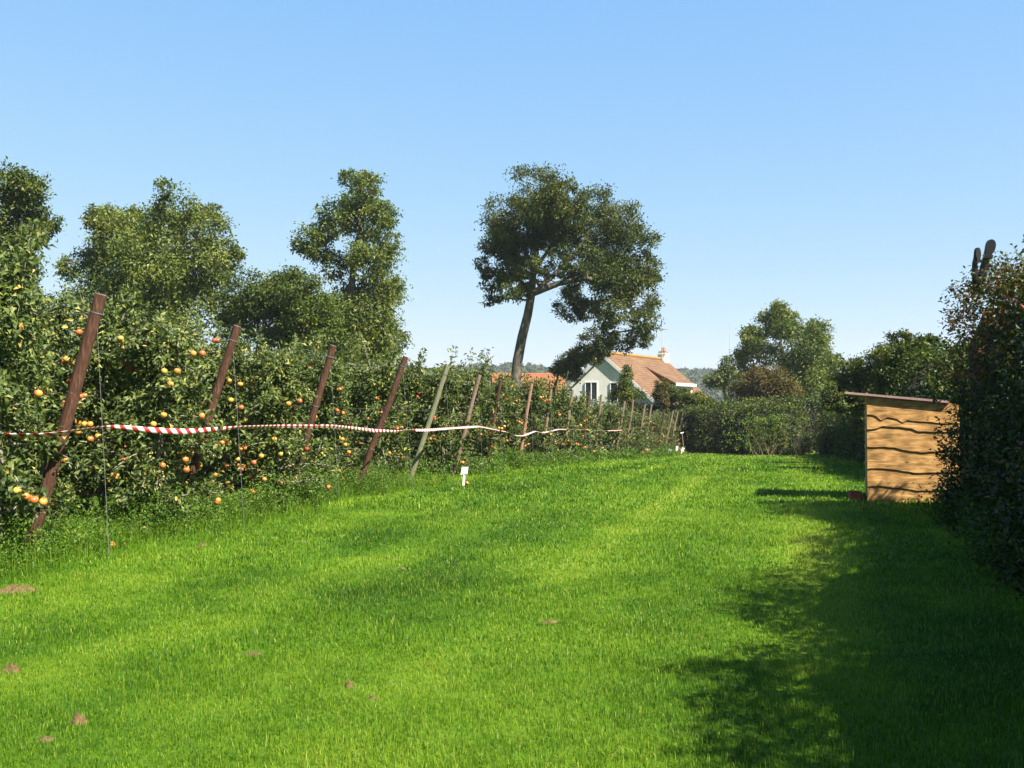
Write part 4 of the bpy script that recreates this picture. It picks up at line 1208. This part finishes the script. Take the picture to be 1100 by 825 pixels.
# ------------------------------------------------------------------ weeds at the feet of the rows
def weeds():
    P, D, Nn, L, W, T = [], [], [], [], [], []
    bx, by, bz, bl, bw, bt = [], [], [], [], [], []
    for i, (X, Y, z0, T_) in enumerate(rows):
        dens = 420 if i < 4 else 200 if i < 9 else 80
        Ynext = rows[i+1][1] if i + 1 < len(rows) else Y + 1.8
        n = int((Ynext - Y) * dens)
        if i == 0: y = rng.uniform(Y - 2.5, Ynext, n * 2); n = len(y)
        else: y = rng.uniform(Y, Ynext, n)
        x = row_x(y) + rng.normal(.1, .42, n) - .1
        patch = vnoise(x * 1.2, y * .8, 71)
        k = patch > .36
        x, y = x[k], y[k]; n = len(x)
        h = rng.uniform(.14, .50, n) * (.45 + 1.0 * vnoise(x * 1.4, y * 1.1, 72))
        sc_ = .04 if i < 4 else .06 if i < 9 else .10
        for q in range(n):
            m = max(4, int(h[q] * 36))
            zz = gzf(x[q], y[q])
            u = rng.uniform(.15, 1, m)
            P.append(np.stack([x[q] + rng.normal(0, .05, m), y[q] + rng.normal(0, .05, m), zz + h[q] * u], -1))
            L.append(np.full(m, sc_) * rng.uniform(.6, 1.3, m)); T.append(np.clip(np.full(m, .3 + .5 * rng.random()) + rng.normal(0, .12, m), 0, .95))
        nb = n * 4
        ix = rng.integers(0, n, nb)
        bx.append(x[ix] + rng.normal(0, .12, nb)); by.append(y[ix] + rng.normal(0, .12, nb)); bl.append(rng.uniform(.08, .30, nb)); bw.append(np.full(nb, .005 if i < 4 else .009 if i < 9 else .018))
        bt.append(np.clip(rng.normal(.6, .2, nb), 0, 1))
    # dry tuft near the pale green post
    X, Y, z0, _ = rows[4]
    nb = 700
    x = X - .45 + rng.normal(0, .28, nb); y = Y - .8 + rng.normal(0, .2, nb)
    bx.append(x); by.append(y); bl.append(rng.uniform(.15, .42, nb)); bw.append(np.full(nb, .006)); bt.append(np.clip(rng.normal(.97, .06, nb), .8, 1))
    P = np.concatenate(P); L = np.concatenate(L); T = np.concatenate(T); n = len(P)
    V1, f1, t1 = leaf_arrays(P, unit(n) + np.array([0, 0, .2]), unit(n) * .7 + np.array([0, 0, .8]), L, L * .55, T, detail=0)
    x = np.concatenate(bx); y = np.concatenate(by); L = np.concatenate(bl)
    V2, q2, t2, tt2 = blades(x, y, gz(x, y), L, np.concatenate(bw), np.concatenate(bt), lean=.45)
    b = len(V1)
    me = np_mesh('weeds', np.concatenate([V1, V2]), [f1, q2 + b, t2 + b], [M['weed'], M['blade']], tint=np.concatenate([t1, tt2]),
                 mat_idx=np.concatenate([np.zeros(len(f1)), np.ones(len(q2) + len(t2))]))
    tag(link('weeds', me), 'tangled weeds and long grass at the feet of the apple rows', 'weeds', kind='stuff')
weeds()

# bushy weeds under the high hedge and shed corner
def hedge_foot():
    n = 1500
    y = rng.uniform(9.5, 15.6, n); x = hedge_x(y) + rng.normal(.05, .2, n) + .3 * smooth01((y - 10.5) / 1.5)
    h = rng.uniform(.1, .5, n)
    P, L, T = [], [], []
    for q in range(n):
        m = int(4 + h[q] * 22); zz = gzf(x[q], y[q])
        P.append(np.stack([x[q] + rng.normal(0, .07, m), y[q] + rng.normal(0, .07, m), zz + h[q] * rng.uniform(.1, 1, m)], -1))
        L.append(rng.uniform(.04, .075, m)); T.append(np.clip(rng.normal(.4, .2, m), 0, .95))
    P = np.concatenate(P); L = np.concatenate(L); T = np.concatenate(T); n = len(P)
    V1, f1, t1 = leaf_arrays(P, unit(n) + np.array([0, 0, .2]), unit(n)*.7 + np.array([0, 0, .8]), L, L * .55, T, detail=0)
    tag(link('undergrowth', np_mesh('undergrowth', V1, [f1], M['weed'], tint=t1)), 'low leafy undergrowth at the foot of the high hedge', 'undergrowth', kind='stuff')
hedge_foot()

# ------------------------------------------------------------------ barrier tape
def stripe_material():
    m, nt, out = new_mat('red_white_tape')
    L = nt.links
    uv = N(nt, "ShaderNodeUVMap", uv_map="UVMap")
    sp = N(nt, "ShaderNodeSeparateXYZ"); L.new(uv.outputs[0], sp.inputs[0])
    ad = N(nt, "ShaderNodeMath", operation='ADD'); L.new(sp.outputs[0], ad.inputs[0])
    ml = N(nt, "ShaderNodeMath", operation='MULTIPLY'); ml.inputs[1].default_value = .45; L.new(sp.outputs[1], ml.inputs[0]); L.new(ml.outputs[0], ad.inputs[1])
    fr = N(nt, "ShaderNodeMath", operation='FRACT'); L.new(ad.outputs[0], fr.inputs[0])
    gt = N(nt, "ShaderNodeMath", operation='GREATER_THAN'); gt.inputs[1].default_value = .52; L.new(fr.outputs[0], gt.inputs[0])
    mx = N(nt, "ShaderNodeMix", data_type='RGBA'); mx.inputs[6].default_value = (.62, .60, .59, 1); mx.inputs[7].default_value = (.36, .02, .02, 1)
    L.new(gt.outputs[0], mx.inputs[0])
    p = N(nt, "ShaderNodeBsdfPrincipled"); p.inputs['Roughness'].default_value = .35; L.new(mx.outputs[2], p.inputs['Base Color'])
    t = N(nt, "ShaderNodeBsdfTranslucent"); L.new(mx.outputs[2], t.inputs[0])
    ms = N(nt, "ShaderNodeMixShader"); ms.inputs[0].default_value = .15
    L.new(p.outputs[0], ms.inputs[1]); L.new(t.outputs[0], ms.inputs[2]); L.new(ms.outputs[0], out.inputs[0])
    return m
def tape():
    # (px, py, row index fraction along the line of posts, width factor)
    key = [(-90,466,9.2,.6),(0,467,10.35,.55),(45,468,10.6,.6),(70,464,10.55,.3),(108,459,11.6,.5),(122,459,11.85,.9),(160,462,12.1,1),(200,464,12.5,1),(240,461,13.1,.95),(256,459,13.5,.6),(300,458,14.9,.75),(358,458,16.2,.7),
           (375,460,16.9,.9),(402,463,17.9,1.0),(425,464,18.7,.9),(438,462,19.3,.6),(458,462,20.2,.7),(484,460,21.9,.7),(500,459,23,.75),(515,458,24.2,.8),(545,464,27.2,.7),(553,468,28.2,.5),(562,468,28.9,.6),(575,463,30.2,.6),(583,465,31,.5),(600,461,33,.7),(628,462,36.5,.8),(645,463,39,.6),(668,462,43.2,.7),(690,459,48.5,.7),(696,459,50,.5)]
    pts = [Vector(at(p, q, Yv)) for p, q, Yv, w in key]
    ws = [k[3] for k in key]
    cum = [0]
    for a, b in zip(pts, pts[1:]): cum.append(cum[-1] + (b - a).length)
    n = 900
    S_ = np.linspace(0, cum[-1], n)
    C = np.stack([np.interp(S_, cum, [p[k] for p in pts]) for k in range(3)], -1)
    ker = np.ones(7) / 7
    for k in range(3): C[3:-3, k] = np.convolve(C[:, k], ker, 'valid')
    w = np.interp(S_, cum, ws) * np.interp(C[:, 1], [0, 18, 24, 60], [1, 1, .72, .62])
    tw = np.arccos(np.clip(w, .05, 1)) * np.where(vnoise(S_ * .2, S_*0, 81) > .5, 1, -1) + .25 * (vnoise(S_ * 1.4, S_*0, 82) - .5)
    t = np.gradient(C, axis=0); t /= np.linalg.norm(t, axis=1, keepdims=True)
    up = np.array([0, 0, 1.]); sd = np.cross(t, up); sd /= np.linalg.norm(sd, axis=1, keepdims=True); uu = np.cross(sd, t)
    v = uu * np.cos(tw)[:, None] + sd * np.sin(tw)[:, None]
    hw = .036
    V = np.stack([C - v * hw, C + v * hw], 1).reshape(-1, 3)
    i2 = (np.arange(n - 1) * 2)[:, None]
    f = i2 + np.array([[0, 2, 3, 1]])
    me = np_mesh('barrier_tape', V, [f], stripe_material(), smooth=True)
    uvl = me.uv_layers.new(name="UVMap")
    u = np.repeat(S_ / .145, 2); vv = np.tile([0, 1], n)
    li = f.ravel()
    uvl.data.foreach_set("uv", np.stack([u[li], vv[li]], -1).astype(np.float32).ravel())
    o = link('barrier_tape', me)
    md = o.modifiers.new('thickness', 'SOLIDIFY'); md.thickness = .0012
    tag(o, 'red and white striped barrier tape strung along the row ends', 'tape')
tape()

# ------------------------------------------------------------------ little white row signs
M['ink'] = noise_mat('grey_ink', [(.4, (.42, .43, .47)), (.6, (.52, .53, .56))], scale=20, rough=.7)
def sign(px, ptop, pbot, Y, lab, w=.15, h=.17, tilt=4, marks=True, stake='white_paint'):
    X = (px - CX) / F * Y; z0 = gzf(X, Y); s = Y / F
    H = max(.25, EYE + (HZ - ptop) * s - z0)
    root = empty('row_sign', (X, Y, z0), lab, 'sign', 'small white signs at the row ends')
    root.rotation_euler = (0, R(tilt), R(-6))
    a = MB(); a.box((-.022, -.012, -.12), (.022, .012, H - h*.75)); a.build('stake', M[stake], root)
    b = MB(); b.prism([(-w/2, -.024, H - h), (w/2 - .01, -.024, H - h + .025), (w/2, -.024, H), (-w/2 + .02, -.024, H - .012)], (0, .01, 0)); pl = b.build('plate', M['white_paint'], root)
    if marks:
        k = MB()
        for (x0, z1, x1, z2) in ((-.035, .10, .0, .075), (.0, .075, .03, .105), (-.03, .055, .035, .05)):
            k.tube([(x0, -.0255, H - h + z1), (x1, -.0255, H - h + z2)], .004, k=4)
        k.build('scribble', M['ink'], pl)
sign(498, 501, 530, 20.6, 'white sign on a short stake in the grass below the greyish post')
sign(718, 482, 489, 57.5, 'small white sign at the far row ends, just left of a close pair', .20, .26, 14, False)
sign(726.5, 479, 488, 59, 'taller white sign of the close pair at the far row ends', .14, .30, 3, False)
sign(731, 480, 486, 59.5, 'tilted white sign of the close pair, beside the end hedge', .17, .26, 22, False)
sign(735, 464, 486, 59, 'pale sign raised on a tall stake in front of the end hedge', .20, .08, -6, False, 'post_grey')

# fallen fruit
for (px, py, k, lab) in ((502, 521, 0, 'orange apple fallen in the grass beside the white sign'), (2, 575, 2, 'yellow apple fallen by the weeds at the far left'), (122, 589, 2, 'yellow-green apple lying in the grass below the first anchor wire')):
    X, Y = ground_hit(px, py)
    o = link('fallen_apple', APPLES[k], None, (X, Y, gzf(X, Y) + .045), (1.1, .3, .7))
    tag(o, lab, 'apple', 'fallen apples')
